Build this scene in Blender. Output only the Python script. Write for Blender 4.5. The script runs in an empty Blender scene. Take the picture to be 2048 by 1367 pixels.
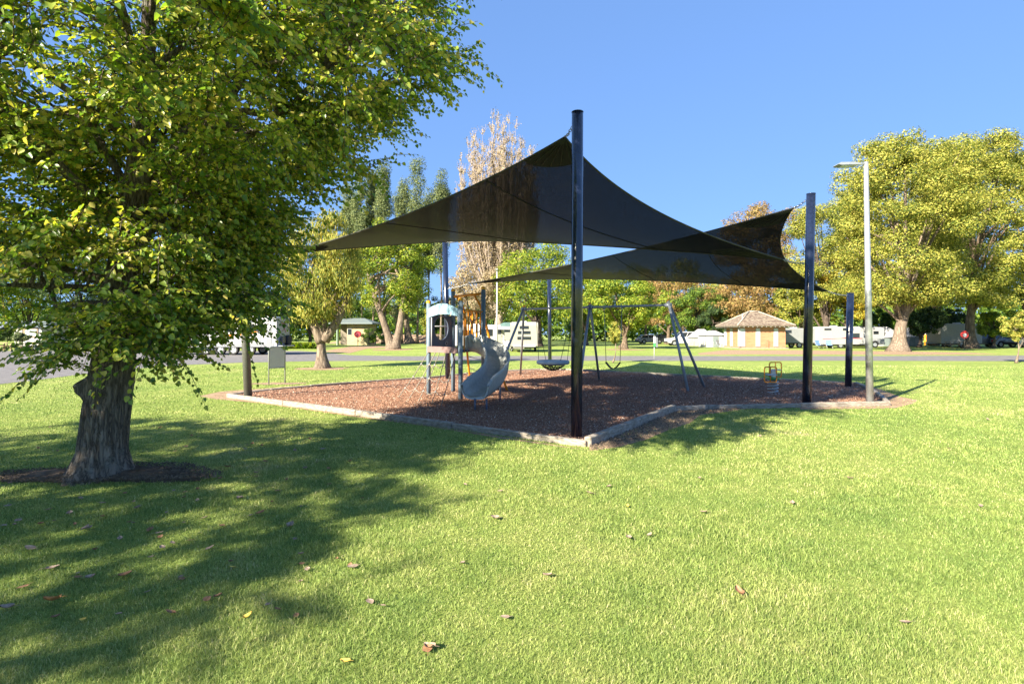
import bpy, math, random
import numpy as np
from mathutils import Vector, Matrix
R = math.radians
rnd = random.Random(7)
nr = np.random.default_rng(11)
scene = bpy.context.scene
col = scene.collection
F = 1100.0; HZ = 668.0; CX = 1024.0; CH = 1.6

def G(px, py, z=0.0):
    Y = (CH - z) * F / (py - HZ)
    return ((px - CX) / F * Y, Y)
def W(px, py, Y):
    return ((px - CX) / F * Y, Y, CH + (HZ - py) / F * Y)

# ------------------------------------------------------------------ materials
def nodes_of(name):
    m = bpy.data.materials.new(name); m.use_nodes = True
    nt = m.node_tree
    for n in list(nt.nodes): nt.nodes.remove(n)
    out = nt.nodes.new('ShaderNodeOutputMaterial')
    return m, nt, out
def N(nt, t, **kw):
    n = nt.nodes.new(t)
    for k, v in kw.items():
        if k in n.inputs: n.inputs[k].default_value = v
        else: setattr(n, k, v)
    return n
def L(nt, a, b): nt.links.new(a, b)
def ramp(nt, fac, stops):
    r = nt.nodes.new('ShaderNodeValToRGB')
    e = r.color_ramp.elements
    while len(e) < len(stops): e.new(0.5)
    for k, (p, c) in enumerate(stops):
        e[k].position = p; e[k].color = (*c, 1)
    L(nt, fac, r.inputs['Fac']); return r
def rgba(c): return (c[0], c[1], c[2], 1)

def mat(name, c, rough=0.6, metal=0.0, var=0.12, scale=6.0, bump=0.0, bscale=40.0, spec=0.5, c2=None, stretch=None, thr=(0.35, 0.65), coat=0.0):
    m, nt, out = nodes_of(name)
    p = N(nt, 'ShaderNodeBsdfPrincipled', Roughness=rough, Metallic=metal)
    p.inputs['Specular IOR Level'].default_value = spec
    p.inputs['Coat Weight'].default_value = coat
    tc = N(nt, 'ShaderNodeTexCoord')
    src = tc.outputs['Object']
    if stretch:
        mp = N(nt, 'ShaderNodeMapping'); mp.inputs['Scale'].default_value = stretch
        L(nt, src, mp.inputs[0]); src = mp.outputs[0]
    no = N(nt, 'ShaderNodeTexNoise', Scale=scale, Detail=6.0, Roughness=0.65)
    L(nt, src, no.inputs['Vector'])
    a = tuple(x * (1 - var) for x in c); b = c2 if c2 else tuple(min(1, x * (1 + var)) for x in c)
    r = ramp(nt, no.outputs['Fac'], [(thr[0], a), (thr[1], b)])
    L(nt, r.outputs[0], p.inputs['Base Color'])
    if bump:
        nb = N(nt, 'ShaderNodeTexNoise', Scale=bscale, Detail=5.0)
        L(nt, src, nb.inputs['Vector'])
        bn = N(nt, 'ShaderNodeBump', Strength=bump, Distance=0.02)
        L(nt, nb.outputs['Fac'], bn.inputs['Height']); L(nt, bn.outputs[0], p.inputs['Normal'])
    L(nt, p.outputs[0], out.inputs[0])
    return m

def leaf_mat(name, cols, trans=0.35, clump=0.6, rough=0.5, spec=0.3, cscale=0.5):
    m, nt, out = nodes_of(name)
    geo = N(nt, 'ShaderNodeNewGeometry')
    tc = N(nt, 'ShaderNodeTexCoord')
    no = N(nt, 'ShaderNodeTexNoise', Scale=cscale, Detail=3.0)
    L(nt, tc.outputs['Object'], no.inputs['Vector'])
    mx = N(nt, 'ShaderNodeMix'); mx.inputs[0].default_value = clump
    L(nt, geo.outputs['Random Per Island'], mx.inputs[2]); L(nt, no.outputs['Fac'], mx.inputs[3])
    lo, hi = 0.22, 0.78
    st = [(lo + (hi - lo) * k / (len(cols) - 1), c) for k, c in enumerate(cols)]
    r = ramp(nt, mx.outputs[0], st)
    p = N(nt, 'ShaderNodeBsdfPrincipled', Roughness=rough)
    p.inputs['Specular IOR Level'].default_value = spec
    L(nt, r.outputs[0], p.inputs['Base Color'])
    t = N(nt, 'ShaderNodeBsdfTranslucent')
    hs = N(nt, 'ShaderNodeHueSaturation', Saturation=1.15, Value=1.25)
    L(nt, r.outputs[0], hs.inputs['Color']); L(nt, hs.outputs[0], t.inputs[0])
    ms = N(nt, 'ShaderNodeMixShader'); ms.inputs[0].default_value = trans
    L(nt, p.outputs[0], ms.inputs[1]); L(nt, t.outputs[0], ms.inputs[2])
    L(nt, ms.outputs[0], out.inputs[0])
    return m

def grass_cols(nt, pos, rnd_out=None):
    """shared turf colour: patches of lush, pale and dry grass"""
    n1 = N(nt, 'ShaderNodeTexNoise', Scale=0.35, Detail=4.0, Roughness=0.6)
    n2 = N(nt, 'ShaderNodeTexNoise', Scale=2.2, Detail=5.0, Roughness=0.7)
    L(nt, pos, n1.inputs['Vector']); L(nt, pos, n2.inputs['Vector'])
    mx = N(nt, 'ShaderNodeMix'); mx.inputs[0].default_value = 0.5
    L(nt, n1.outputs['Fac'], mx.inputs[2]); L(nt, n2.outputs['Fac'], mx.inputs[3])
    return mx.outputs[0]

def grass_blade_mat():
    m, nt, out = nodes_of('turf_blades')
    geo = N(nt, 'ShaderNodeNewGeometry')
    f = grass_cols(nt, geo.outputs['Position'])
    r = ramp(nt, f, [(0.34, (0.207, 0.322, 0.085)), (0.48, (0.300, 0.398, 0.107)), (0.58, (0.392, 0.458, 0.147)), (0.68, (0.491, 0.458, 0.240))])
    r2 = ramp(nt, geo.outputs['Random Per Island'], [(0.0, (0.30, 0.38, 0.28)), (0.5, (1.0, 1.0, 1.0)), (0.86, (1.25, 1.18, 1.2)), (0.96, (1.9, 1.45, 2.4))])
    mu = N(nt, 'ShaderNodeMix', data_type='RGBA', blend_type='MULTIPLY'); mu.inputs[0].default_value = 1
    L(nt, r.outputs[0], mu.inputs[6]); L(nt, r2.outputs[0], mu.inputs[7])
    p = N(nt, 'ShaderNodeBsdfPrincipled', Roughness=0.6); p.inputs['Specular IOR Level'].default_value = 0.25
    t = N(nt, 'ShaderNodeBsdfTranslucent')
    L(nt, mu.outputs[2], p.inputs['Base Color']); L(nt, mu.outputs[2], t.inputs[0])
    ms = N(nt, 'ShaderNodeMixShader'); ms.inputs[0].default_value = 0.35
    L(nt, p.outputs[0], ms.inputs[1]); L(nt, t.outputs[0], ms.inputs[2]); L(nt, ms.outputs[0], out.inputs[0])
    return m
def grass_ground_mat():
    m, nt, out = nodes_of('turf_ground')
    geo = N(nt, 'ShaderNodeNewGeometry')
    f = grass_cols(nt, geo.outputs['Position'])
    r = ramp(nt, f, [(0.34, (0.207, 0.289, 0.070)), (0.48, (0.278, 0.349, 0.087)), (0.58, (0.349, 0.398, 0.114)), (0.70, (0.425, 0.409, 0.180))])
    n3 = N(nt, 'ShaderNodeTexNoise', Scale=55.0, Detail=4.0, Roughness=0.8); L(nt, geo.outputs['Position'], n3.inputs['Vector'])
    r2 = ramp(nt, n3.outputs['Fac'], [(0.3, (0.55, 0.6, 0.5)), (0.7, (1.3, 1.28, 1.3))])
    mu = N(nt, 'ShaderNodeMix', data_type='RGBA', blend_type='MULTIPLY'); mu.inputs[0].default_value = 1
    L(nt, r.outputs[0], mu.inputs[6]); L(nt, r2.outputs[0], mu.inputs[7])
    p = N(nt, 'ShaderNodeBsdfPrincipled', Roughness=0.9); p.inputs['Specular IOR Level'].default_value = 0.1
    L(nt, mu.outputs[2], p.inputs['Base Color'])
    bn = N(nt, 'ShaderNodeBump', Strength=0.9, Distance=0.03)
    L(nt, n3.outputs['Fac'], bn.inputs['Height']); L(nt, bn.outputs[0], p.inputs['Normal'])
    L(nt, p.outputs[0], out.inputs[0])
    return m
def chip_mat():
    m, nt, out = nodes_of('bark_chip')
    geo = N(nt, 'ShaderNodeNewGeometry')
    r = ramp(nt, geo.outputs['Random Per Island'], [(0.0, (0.10, 0.05, 0.032)), (0.3, (0.25, 0.135, 0.08)), (0.7, (0.39, 0.20, 0.13)), (0.95, (0.46, 0.30, 0.21)), (0.995, (0.78, 0.72, 0.62))])
    p = N(nt, 'ShaderNodeBsdfPrincipled', Roughness=0.75)
    L(nt, r.outputs[0], p.inputs['Base Color']); L(nt, p.outputs[0], out.inputs[0])
    return m
def brick_mat(name, c1, c2, mortar, scale=1.0):
    m, nt, out = nodes_of(name)
    tc = N(nt, 'ShaderNodeTexCoord')
    # planar brick pattern that follows walls: u = x+y, v = z
    sx = N(nt, 'ShaderNodeSeparateXYZ'); L(nt, tc.outputs['Object'], sx.inputs[0])
    ad = N(nt, 'ShaderNodeMath', operation='ADD'); L(nt, sx.outputs[0], ad.inputs[0]); L(nt, sx.outputs[1], ad.inputs[1])
    cb = N(nt, 'ShaderNodeCombineXYZ'); L(nt, ad.outputs[0], cb.inputs[0]); L(nt, sx.outputs[2], cb.inputs[1])
    b = N(nt, 'ShaderNodeTexBrick', Scale=scale)
    b.inputs['Color1'].default_value = rgba(c1); b.inputs['Color2'].default_value = rgba(c2); b.inputs['Mortar'].default_value = rgba(mortar)
    b.inputs['Brick Width'].default_value = 0.46; b.inputs['Row Height'].default_value = 0.17; b.inputs['Mortar Size'].default_value = 0.012
    L(nt, cb.outputs[0], b.inputs['Vector'])
    p = N(nt, 'ShaderNodeBsdfPrincipled', Roughness=0.85)
    L(nt, b.outputs[0], p.inputs['Base Color']); L(nt, p.outputs[0], out.inputs[0])
    return m
def bark_mat(name, dark, light, scale=9.0, bump=1.0, zs=0.22, lich=None):
    m, nt, out = nodes_of(name)
    tc = N(nt, 'ShaderNodeTexCoord')
    mp = N(nt, 'ShaderNodeMapping'); mp.inputs['Scale'].default_value = (1, 1, zs); L(nt, tc.outputs['Object'], mp.inputs[0])
    n = N(nt, 'ShaderNodeTexNoise', Scale=scale * 2.2, Detail=7.0, Roughness=0.7, Distortion=0.6); L(nt, mp.outputs[0], n.inputs['Vector'])
    v = N(nt, 'ShaderNodeTexVoronoi', Scale=scale * 2.6, feature='DISTANCE_TO_EDGE'); 
    mxv = N(nt, 'ShaderNodeMix', data_type='VECTOR'); mxv.inputs[0].default_value = 0.12
    L(nt, mp.outputs[0], mxv.inputs[4]); L(nt, n.outputs['Color'], mxv.inputs[5]); L(nt, mxv.outputs[1], v.inputs['Vector'])
    mu = N(nt, 'ShaderNodeMath', operation='MULTIPLY_ADD'); mu.inputs[1].default_value = 1.6; L(nt, v.outputs['Distance'], mu.inputs[0])
    sc = N(nt, 'ShaderNodeMath', operation='MULTIPLY'); sc.inputs[1].default_value = 0.75; L(nt, n.outputs['Fac'], sc.inputs[0]); L(nt, sc.outputs[0], mu.inputs[2])
    r = ramp(nt, mu.outputs[0], [(0.28, dark), (0.85, light)])
    colr = r.outputs[0]
    if lich:
        n2 = N(nt, 'ShaderNodeTexNoise', Scale=3.0, Detail=6.0, Roughness=0.75); L(nt, tc.outputs['Object'], n2.inputs['Vector'])
        rr = ramp(nt, n2.outputs['Fac'], [(0.56, (0, 0, 0)), (0.66, (1, 1, 1))])
        m2 = N(nt, 'ShaderNodeMix', data_type='RGBA'); L(nt, rr.outputs[0], m2.inputs[0]); L(nt, colr, m2.inputs[6]); m2.inputs[7].default_value = rgba(lich)
        colr = m2.outputs[2]
    p = N(nt, 'ShaderNodeBsdfPrincipled', Roughness=0.9); p.inputs['Specular IOR Level'].default_value = 0.2
    L(nt, colr, p.inputs['Base Color'])
    bn = N(nt, 'ShaderNodeBump', Strength=bump, Distance=0.03); L(nt, mu.outputs[0], bn.inputs['Height']); L(nt, bn.outputs[0], p.inputs['Normal'])
    L(nt, p.outputs[0], out.inputs[0])
    return m
def sail_mat():
    m, nt, out = nodes_of('shade_cloth')
    tc = N(nt, 'ShaderNodeTexCoord')
    w = N(nt, 'ShaderNodeTexNoise', Scale=70.0, Detail=2.0, Roughness=0.8); L(nt, tc.outputs['Object'], w.inputs['Vector'])
    n1 = N(nt, 'ShaderNodeTexNoise', Scale=0.9, Detail=5.0, Roughness=0.65); L(nt, tc.outputs['Object'], n1.inputs['Vector'])
    r = ramp(nt, n1.outputs['Fac'], [(0.35, (0.004, 0.006, 0.014)), (0.6, (0.007, 0.007, 0.010)), (0.78, (0.026, 0.024, 0.020))])
    p = N(nt, 'ShaderNodeBsdfPrincipled', Roughness=0.6); p.inputs['Specular IOR Level'].default_value = 0.3; L(nt, r.outputs[0], p.inputs['Base Color'])
    t = N(nt, 'ShaderNodeBsdfTranslucent', Color=(0.012, 0.011, 0.008, 1))
    ms = N(nt, 'ShaderNodeMixShader'); ms.inputs[0].default_value = 0.35
    L(nt, p.outputs[0], ms.inputs[1]); L(nt, t.outputs[0], ms.inputs[2])
    tr = N(nt, 'ShaderNodeBsdfTransparent')
    v = N(nt, 'ShaderNodeTexVoronoi', Scale=60.0); L(nt, tc.outputs['Object'], v.inputs['Vector'])
    hole = N(nt, 'ShaderNodeMath', operation='LESS_THAN'); hole.inputs[1].default_value = 0.14; L(nt, v.outputs['Distance'], hole.inputs[0])
    hm = N(nt, 'ShaderNodeMath', operation='MULTIPLY'); hm.inputs[1].default_value = 0.16; L(nt, hole.outputs[0], hm.inputs[0])
    wv = N(nt, 'ShaderNodeMapRange'); wv.inputs[1].default_value = 0.5; wv.inputs[2].default_value = 0.8; wv.inputs[1].default_value = 0.45; wv.inputs[3].default_value = 0.006; wv.inputs[4].default_value = 0.11
    L(nt, w.outputs['Fac'], wv.inputs[0])
    ad = N(nt, 'ShaderNodeMath', operation='ADD', use_clamp=True); L(nt, hm.outputs[0], ad.inputs[0]); L(nt, wv.outputs[0], ad.inputs[1])
    m2 = N(nt, 'ShaderNodeMixShader'); L(nt, ad.outputs[0], m2.inputs[0]); L(nt, ms.outputs[0], m2.inputs[1]); L(nt, tr.outputs[0], m2.inputs[2])
    L(nt, m2.outputs[0], out.inputs[0])
    return m
def tile_mat():
    m, nt, out = nodes_of('roof_tile')
    tc = N(nt, 'ShaderNodeTexCoord')
    sx = N(nt, 'ShaderNodeSeparateXYZ'); L(nt, tc.outputs['Object'], sx.inputs[0])
    ad = N(nt, 'ShaderNodeMath', operation='MULTIPLY'); ad.inputs[1].default_value = 38.0; L(nt, sx.outputs[2], ad.inputs[0])
    si = N(nt, 'ShaderNodeMath', operation='SINE'); L(nt, ad.outputs[0], si.inputs[0])
    n = N(nt, 'ShaderNodeTexNoise', Scale=3.5, Detail=7.0, Roughness=0.8); L(nt, tc.outputs['Object'], n.inputs['Vector'])
    ma = N(nt, 'ShaderNodeMath', operation='MULTIPLY_ADD'); ma.inputs[1].default_value = 0.10; L(nt, si.outputs[0], ma.inputs[0]); L(nt, n.outputs['Fac'], ma.inputs[2])
    r = ramp(nt, ma.outputs[0], [(0.36, (0.07, 0.042, 0.032)), (0.50, (0.17, 0.12, 0.088)), (0.62, (0.36, 0.31, 0.23))])
    p = N(nt, 'ShaderNodeBsdfPrincipled', Roughness=0.9); L(nt, r.outputs[0], p.inputs['Base Color'])
    bn = N(nt, 'ShaderNodeBump', Strength=0.8, Distance=0.05); L(nt, si.outputs[0], bn.inputs['Height']); L(nt, bn.outputs[0], p.inputs['Normal'])
    L(nt, p.outputs[0], out.inputs[0]); return m

M = {}
M['ground'] = grass_ground_mat(); M['blade'] = grass_blade_mat(); M['chip'] = chip_mat(); M['sail'] = sail_mat(); M['tile'] = tile_mat()
M['mulch'] = mat('mulch_bed', (0.26, 0.135, 0.085), 0.95, c2=(0.40, 0.22, 0.145), scale=30, bump=1.0, bscale=60, spec=0.1)
M['dirt'] = mat('bare_dirt', (0.30, 0.20, 0.125), 0.95, c2=(0.42, 0.30, 0.20), scale=5, bump=0.8, bscale=35, spec=0.1)
M['darkdirt'] = mat('dark_soil', (0.085, 0.062, 0.045), 0.95, c2=(0.17, 0.125, 0.09), scale=7, bump=1.0, bscale=30, spec=0.1)
M['asphalt'] = mat('asphalt', (0.165, 0.155, 0.155), 0.9, c2=(0.225, 0.215, 0.21), scale=3, bump=0.4, bscale=70, spec=0.2)
M['sleeper'] = mat('weathered_sleeper', (0.24, 0.20, 0.16), 0.9, c2=(0.42, 0.38, 0.32), scale=9, bump=0.5, bscale=50, stretch=(1, 1, 4), spec=0.2)
M['post'] = mat('black_gloss_post', (0.010, 0.015, 0.035), 0.2, var=0.3, scale=20, spec=0.7, coat=0.4)
M['postgrey'] = mat('worn_grey_post', (0.075, 0.078, 0.075), 0.42, c2=(0.14, 0.14, 0.13), scale=35, spec=0.6)
M['galv'] = mat('galvanised_steel', (0.42, 0.44, 0.45), 0.42, metal=0.55, var=0.12, scale=12)
M['steel'] = mat('dull_steel', (0.35, 0.35, 0.35), 0.35, metal=0.9, var=0.1)
M['hem'] = mat('rim_lit_hem', (0.035, 0.036, 0.028), 0.7, var=0.2)  # rim light along the sail edge put into the lighter olive colour
M['webbing'] = mat('sail_webbing', (0.010, 0.013, 0.018), 0.7, var=0.3)
M['towerpost'] = mat('slate_blue_paint', (0.16, 0.22, 0.28), 0.4, var=0.08, scale=10)
M['navy'] = mat('navy_panel', (0.075, 0.095, 0.14), 0.45, var=0.1)
M['paleblue'] = mat('pale_blue_panel', (0.22, 0.36, 0.45), 0.45, var=0.06)
M['yellowcap'] = mat('yellow_plastic', (0.75, 0.36, 0.02), 0.45, var=0.08)
M['orange'] = mat('orange_paint', (0.72, 0.26, 0.015), 0.4, var=0.08)
M['slide'] = mat('grey_slide_plastic', (0.40, 0.425, 0.41), 0.45, c2=(0.48, 0.50, 0.485), scale=14, bump=0.03)
M['rope'] = mat('rope', (0.16, 0.14, 0.12), 0.9, c2=(0.28, 0.25, 0.20), scale=60)
M['darkrope'] = mat('dark_rope', (0.03, 0.03, 0.035), 0.8, var=0.2)
M['pinkbeam'] = mat('weathered_plum_beam', (0.24, 0.155, 0.145), 0.6, var=0.1)
M['black'] = mat('black_rubber', (0.014, 0.014, 0.016), 0.7, var=0.2)
M['swingpaint'] = mat('grey_blue_steel', (0.26, 0.29, 0.33), 0.4, metal=0.15, var=0.1)
M['nest'] = mat('nest_ring', (0.34, 0.46, 0.54), 0.6, var=0.08)
M['signface'] = mat('sign_back_beige', (0.50, 0.52, 0.46), 0.55, var=0.04)
M['signframe'] = mat('sign_frame', (0.28, 0.30, 0.29), 0.45, metal=0.3, var=0.08)
M['white'] = mat('white_paint', (0.43, 0.43, 0.44), 0.4, var=0.04)
M['cream'] = mat('cream_paint', (0.31, 0.30, 0.25), 0.5, var=0.05)
M['glass'] = mat('dark_glass', (0.02, 0.025, 0.03), 0.08, var=0.1, spec=0.8)
M['frosted'] = mat('frosted_pane', (0.50, 0.57, 0.57), 0.3, var=0.05)
M['tread'] = mat('checker_plate', (0.30, 0.31, 0.32), 0.4, metal=0.6, var=0.15, scale=40)
M['red'] = mat('red_paint', (0.45, 0.03, 0.03), 0.4, var=0.08)
M['maroon'] = mat('maroon_paint', (0.25, 0.03, 0.05), 0.45, var=0.08)
M['green'] = mat('green_paint', (0.06, 0.33, 0.10), 0.5, var=0.08)
M['bluecloth'] = mat('blue_canvas', (0.12, 0.22, 0.48), 0.8, var=0.15)
M['canvas'] = mat('pale_canvas', (0.32, 0.315, 0.31), 0.85, var=0.08)
M['greyroof'] = mat('grey_roof_sheet', (0.18, 0.22, 0.22), 0.5, var=0.12)
M['greycar'] = mat('grey_van_panel', (0.23, 0.24, 0.25), 0.4, var=0.08)
M['darkcar'] = mat('dark_car_paint', (0.03, 0.035, 0.04), 0.25, var=0.1, spec=0.7)
M['wood'] = mat('weathered_wood', (0.30, 0.22, 0.14), 0.85, var=0.2, scale=10)
M['brick'] = brick_mat('orange_brick', (0.37, 0.165, 0.085), (0.44, 0.225, 0.12), (0.33, 0.22, 0.15))
M['yellowbrick'] = brick_mat('yellow_brick', (0.38, 0.31, 0.17), (0.46, 0.38, 0.22), (0.40, 0.36, 0.28))
M['bark_near'] = bark_mat('furrowed_bark', (0.045, 0.036, 0.029), (0.40, 0.335, 0.27), 9.0, 1.0, 0.16, lich=(0.30, 0.29, 0.25))
M['bark_pale'] = bark_mat('pale_bark', (0.10, 0.075, 0.055), (0.26, 0.205, 0.155), 3.0, 0.8)
M['bark_brown'] = bark_mat('brown_bark', (0.07, 0.05, 0.035), (0.20, 0.15, 0.105), 2.5, 0.8)
M['bark_dark'] = bark_mat('dark_bark', (0.04, 0.03, 0.025), (0.13, 0.10, 0.08), 3.0, 0.8)

# ------------------------------------------------------------------ mesh builder
WORLD = {}
def rootof(o):
    while o.parent: o = o.parent
    return o
class MB:
    def __init__(s): s.v = []; s.f = []; s.sm = []
    def add(s, vs, fs, smooth=False):
        b = len(s.v); s.v += [tuple(v) for v in vs]
        s.f += [tuple(i + b for i in f) for f in fs]; s.sm += [smooth] * len(fs)
        return s
    def box(s, c, d, rot=0.0, axis='Z', bev=0.0):
        x, y, z = d[0] / 2, d[1] / 2, d[2] / 2
        if bev <= 0:
            vs = [Vector((i * x, j * y, k * z)) for i in (-1, 1) for j in (-1, 1) for k in (-1, 1)]
            fs = [(0, 1, 3, 2), (4, 6, 7, 5), (0, 4, 5, 1), (2, 3, 7, 6), (0, 2, 6, 4), (1, 5, 7, 3)]
        else:
            b = min(bev, x * .9, y * .9, z * .9); vs = []
            ring = [(-x + b, -y), (x - b, -y), (x, -y + b), (x, y - b), (x - b, y), (-x + b, y), (-x, y - b), (-x, -y + b)]
            inn = [(-x + b, -y + b), (x - b, -y + b), (x - b, -y + b), (x - b, y - b), (x - b, y - b), (-x + b, y - b), (-x + b, y - b), (-x + b, -y + b)]
            for zz, rr in ((-z, inn), (-z + b, ring), (z - b, ring), (z, inn)): vs += [Vector((p[0], p[1], zz)) for p in rr]
            fs = []
            for k in range(3):
                for i in range(8):
                    j = (i + 1) % 8; fs.append((k * 8 + i, k * 8 + j, k * 8 + 8 + j, k * 8 + 8 + i))
            fs.append(tuple(range(7, -1, -1))); fs.append(tuple(range(24, 32)))
        m = Matrix.Rotation(rot, 3, axis); c = Vector(c)
        return s.add([m @ v + c for v in vs], fs)
    def tube(s, pts, r, n=8, cap=True, smooth=True):
        pts = [Vector(p) for p in pts]
        rs = r if isinstance(r, (list, tuple)) else [r] * len(pts)
        vs = []; fs = []; up = None
        for i, p in enumerate(pts):
            t = (pts[min(i + 1, len(pts) - 1)] - pts[max(i - 1, 0)])
            if t.length < 1e-9: t = Vector((0, 0, 1))
            t.normalize()
            if up is None: up = Vector((0, 0, 1)) if abs(t.z) < 0.9 else Vector((1, 0, 0))
            a = t.cross(up)
            if a.length < 1e-4: a = t.cross(Vector((0.3, 1, 0.2)))
            a.normalize(); b = a.cross(t).normalized(); up = b
            for k in range(n):
                an = 2 * math.pi * k / n
                vs.append(p + a * (math.cos(an) * rs[i]) + b * (math.sin(an) * rs[i]))
        for i in range(len(pts) - 1):
            for k in range(n):
                k2 = (k + 1) % n
                fs.append((i * n + k, i * n + k2, (i + 1) * n + k2, (i + 1) * n + k))
        s.add(vs, fs, smooth)
        if cap:
            b = len(s.v) - len(vs)
            s.f.append(tuple(b + k for k in range(n - 1, -1, -1))); s.sm.append(False)
            e = b + (len(pts) - 1) * n
            s.f.append(tuple(e + k for k in range(n))); s.sm.append(False)
        return s
    def ring(s, c, R_, r, axis=(0, 0, 1), n=32, m=8):
        ax = Vector(axis).normalized(); a = ax.orthogonal().normalized(); b = ax.cross(a)
        c = Vector(c); vs = []; fs = []
        for i in range(n):
            th = 2 * math.pi * i / n; d = a * math.cos(th) + b * math.sin(th)
            for k in range(m):
                ph = 2 * math.pi * k / m; vs.append(c + d * (R_ + r * math.cos(ph)) + ax * (r * math.sin(ph)))
        for i in range(n):
            for k in range(m):
                fs.append((i * m + k, ((i + 1) % n) * m + k, ((i + 1) % n) * m + (k + 1) % m, i * m + (k + 1) % m))
        return s.add(vs, fs, True)
    def prism(s, poly, axis, lo, hi, cap=True):
        """poly: 2-D outline; axis 'x','y','z' is extrusion axis"""
        n = len(poly); vs = []
        for t in (lo, hi):
            for (a, b) in poly:
                vs.append({'x': (t, a, b), 'y': (a, t, b), 'z': (a, b, t)}[axis])
        fs = [(i, (i + 1) % n, n + (i + 1) % n, n + i) for i in range(n)]
        if cap: fs += [tuple(range(n - 1, -1, -1)), tuple(range(n, 2 * n))]
        return s.add(vs, fs)
    def sphere(s, c, r, n=12, m=8, zmin=-1):
        vs = []; fs = []
        for j in range(m + 1):
            th = math.pi * j / m; 
            for i in range(n):
                ph = 2 * math.pi * i / n
                vs.append((c[0] + r[0] * math.sin(th) * math.cos(ph), c[1] + r[1] * math.sin(th) * math.sin(ph), c[2] + r[2] * max(zmin, math.cos(th))))
        for j in range(m):
            for i in range(n):
                fs.append((j * n + i, (j + 1) * n + i, (j + 1) * n + (i + 1) % n, j * n + (i + 1) % n))
        return s.add(vs, fs, True)
    def build(s, name, m, parent=None):
        me = bpy.data.meshes.new(name)
        off = Vector((0, 0, 0))
        if parent is not None:
            off = WORLD.get(rootof(parent).name, off)
        me.from_pydata([Vector(v) - off for v in s.v], [], s.f)
        me.polygons.foreach_set('use_smooth', s.sm)
        me.materials.append(m); me.validate(); me.update()
        o = bpy.data.objects.new(name, me); col.objects.link(o)
        if parent is not None: o.parent = parent
        return o
def npmesh(name, V, faces_flat, fsize, m, parent=None, smooth=False):
    off = np.array(WORLD.get(rootof(parent).name, (0, 0, 0))) if parent is not None else np.zeros(3)
    me = bpy.data.meshes.new(name)
    V = np.asarray(V, dtype=np.float32) - off.astype(np.float32)
    nf = len(faces_flat) // fsize
    me.vertices.add(len(V)); me.vertices.foreach_set('co', V.ravel())
    me.loops.add(len(faces_flat)); me.loops.foreach_set('vertex_index', np.asarray(faces_flat, dtype=np.int32))
    me.polygons.add(nf)
    me.polygons.foreach_set('loop_start', np.arange(nf, dtype=np.int32) * fsize)
    me.polygons.foreach_set('loop_total', np.full(nf, fsize, dtype=np.int32))
    if smooth: me.polygons.foreach_set('use_smooth', np.ones(nf, dtype=bool))
    me.materials.append(m); me.update(calc_edges=True)
    o = bpy.data.objects.new(name, me); col.objects.link(o)
    if parent is not None: o.parent = parent
    return o
def tag(o, label=None, cat=None, group=None, kind=None):
    if label: o['label'] = label
    if cat: o['category'] = cat
    if group: o['group'] = group
    if kind: o['kind'] = kind
    return o
def thing(name, label, cat, loc, group=None, rot=0.0, world=True):
    o = bpy.data.objects.new(name, None); col.objects.link(o)
    o.location = loc; o.rotation_euler = (0, 0, rot); o.empty_display_size = 0.2
    if world: WORLD[o.name] = Vector(loc)
    return tag(o, label, cat, group)
def inpoly(P, poly):
    x, y = P[:, 0], P[:, 1]; r = np.zeros(len(P), bool); n = len(poly)
    for i in range(n):
        x1, y1 = poly[i]; x2, y2 = poly[(i + 1) % n]
        c = ((y1 > y) != (y2 > y)) & (x < (x2 - x1) * (y - y1) / (y2 - y1 + 1e-12) + x1)
        r ^= c
    return r
def curve(pts, k=6):
    """Catmull-Rom through points"""
    P = [Vector(p) for p in pts]; P = [2 * P[0] - P[1]] + P + [2 * P[-1] - P[-2]]
    out = []
    for i in range(1, len(P) - 2):
        for j in range(k):
            t = j / k
            out.append(0.5 * ((2 * P[i]) + (P[i + 1] - P[i - 1]) * t + (2 * P[i - 1] - 5 * P[i] + 4 * P[i + 1] - P[i + 2]) * t * t + (3 * P[i] - P[i - 1] - 3 * P[i + 1] + P[i + 2]) * t ** 3))
    out.append(P[-2]); return out
def lerp(a, b, t): return a + (b - a) * t

# ------------------------------------------------------------------ camera, sun, sky
cam = bpy.data.objects.new('camera', bpy.data.cameras.new('camera')); col.objects.link(cam)
cam.location = (0, 0, CH); cam.rotation_euler = (R(90), 0, 0)
cam.data.sensor_width = 36; cam.data.lens = 36 * F / 2048; cam.data.shift_y = -15.5 / 2048
cam.data.clip_end = 3000; scene.camera = cam
SUN_EL, = (R(29.0),)
SUN_AZ = R(225)   # horizontal direction TOWARDS the sun, measured from +X
sd = bpy.data.lights.new('sun', 'SUN'); sd.energy = 4.4; sd.angle = R(0.5); sd.color = (1.0, 0.90, 0.72)
sun = bpy.data.objects.new('sun', sd); col.objects.link(sun)
tow = Vector((math.cos(SUN_AZ) * math.cos(SUN_EL), math.sin(SUN_AZ) * math.cos(SUN_EL), math.sin(SUN_EL)))
sun.rotation_euler = tow.to_track_quat('Z', 'Y').to_euler(); sun.location = (-20, -20, 20)
w = bpy.data.worlds.new("World"); scene.world = w; w.use_nodes = True
nt = w.node_tree; bg = nt.nodes['Background']
sky = nt.nodes.new('ShaderNodeTexSky'); sky.sky_type = 'NISHITA'; sky.sun_disc = False
sky.sun_elevation = SUN_EL; sky.sun_rotation = R(225)  # compass azimuth of the same direction (from +Y, clockwise)
sky.air_density = 1.0; sky.dust_density = 0.0; sky.ozone_density = 3.0
gm = nt.nodes.new('ShaderNodeGamma'); gm.inputs[1].default_value = 0.35
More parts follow.
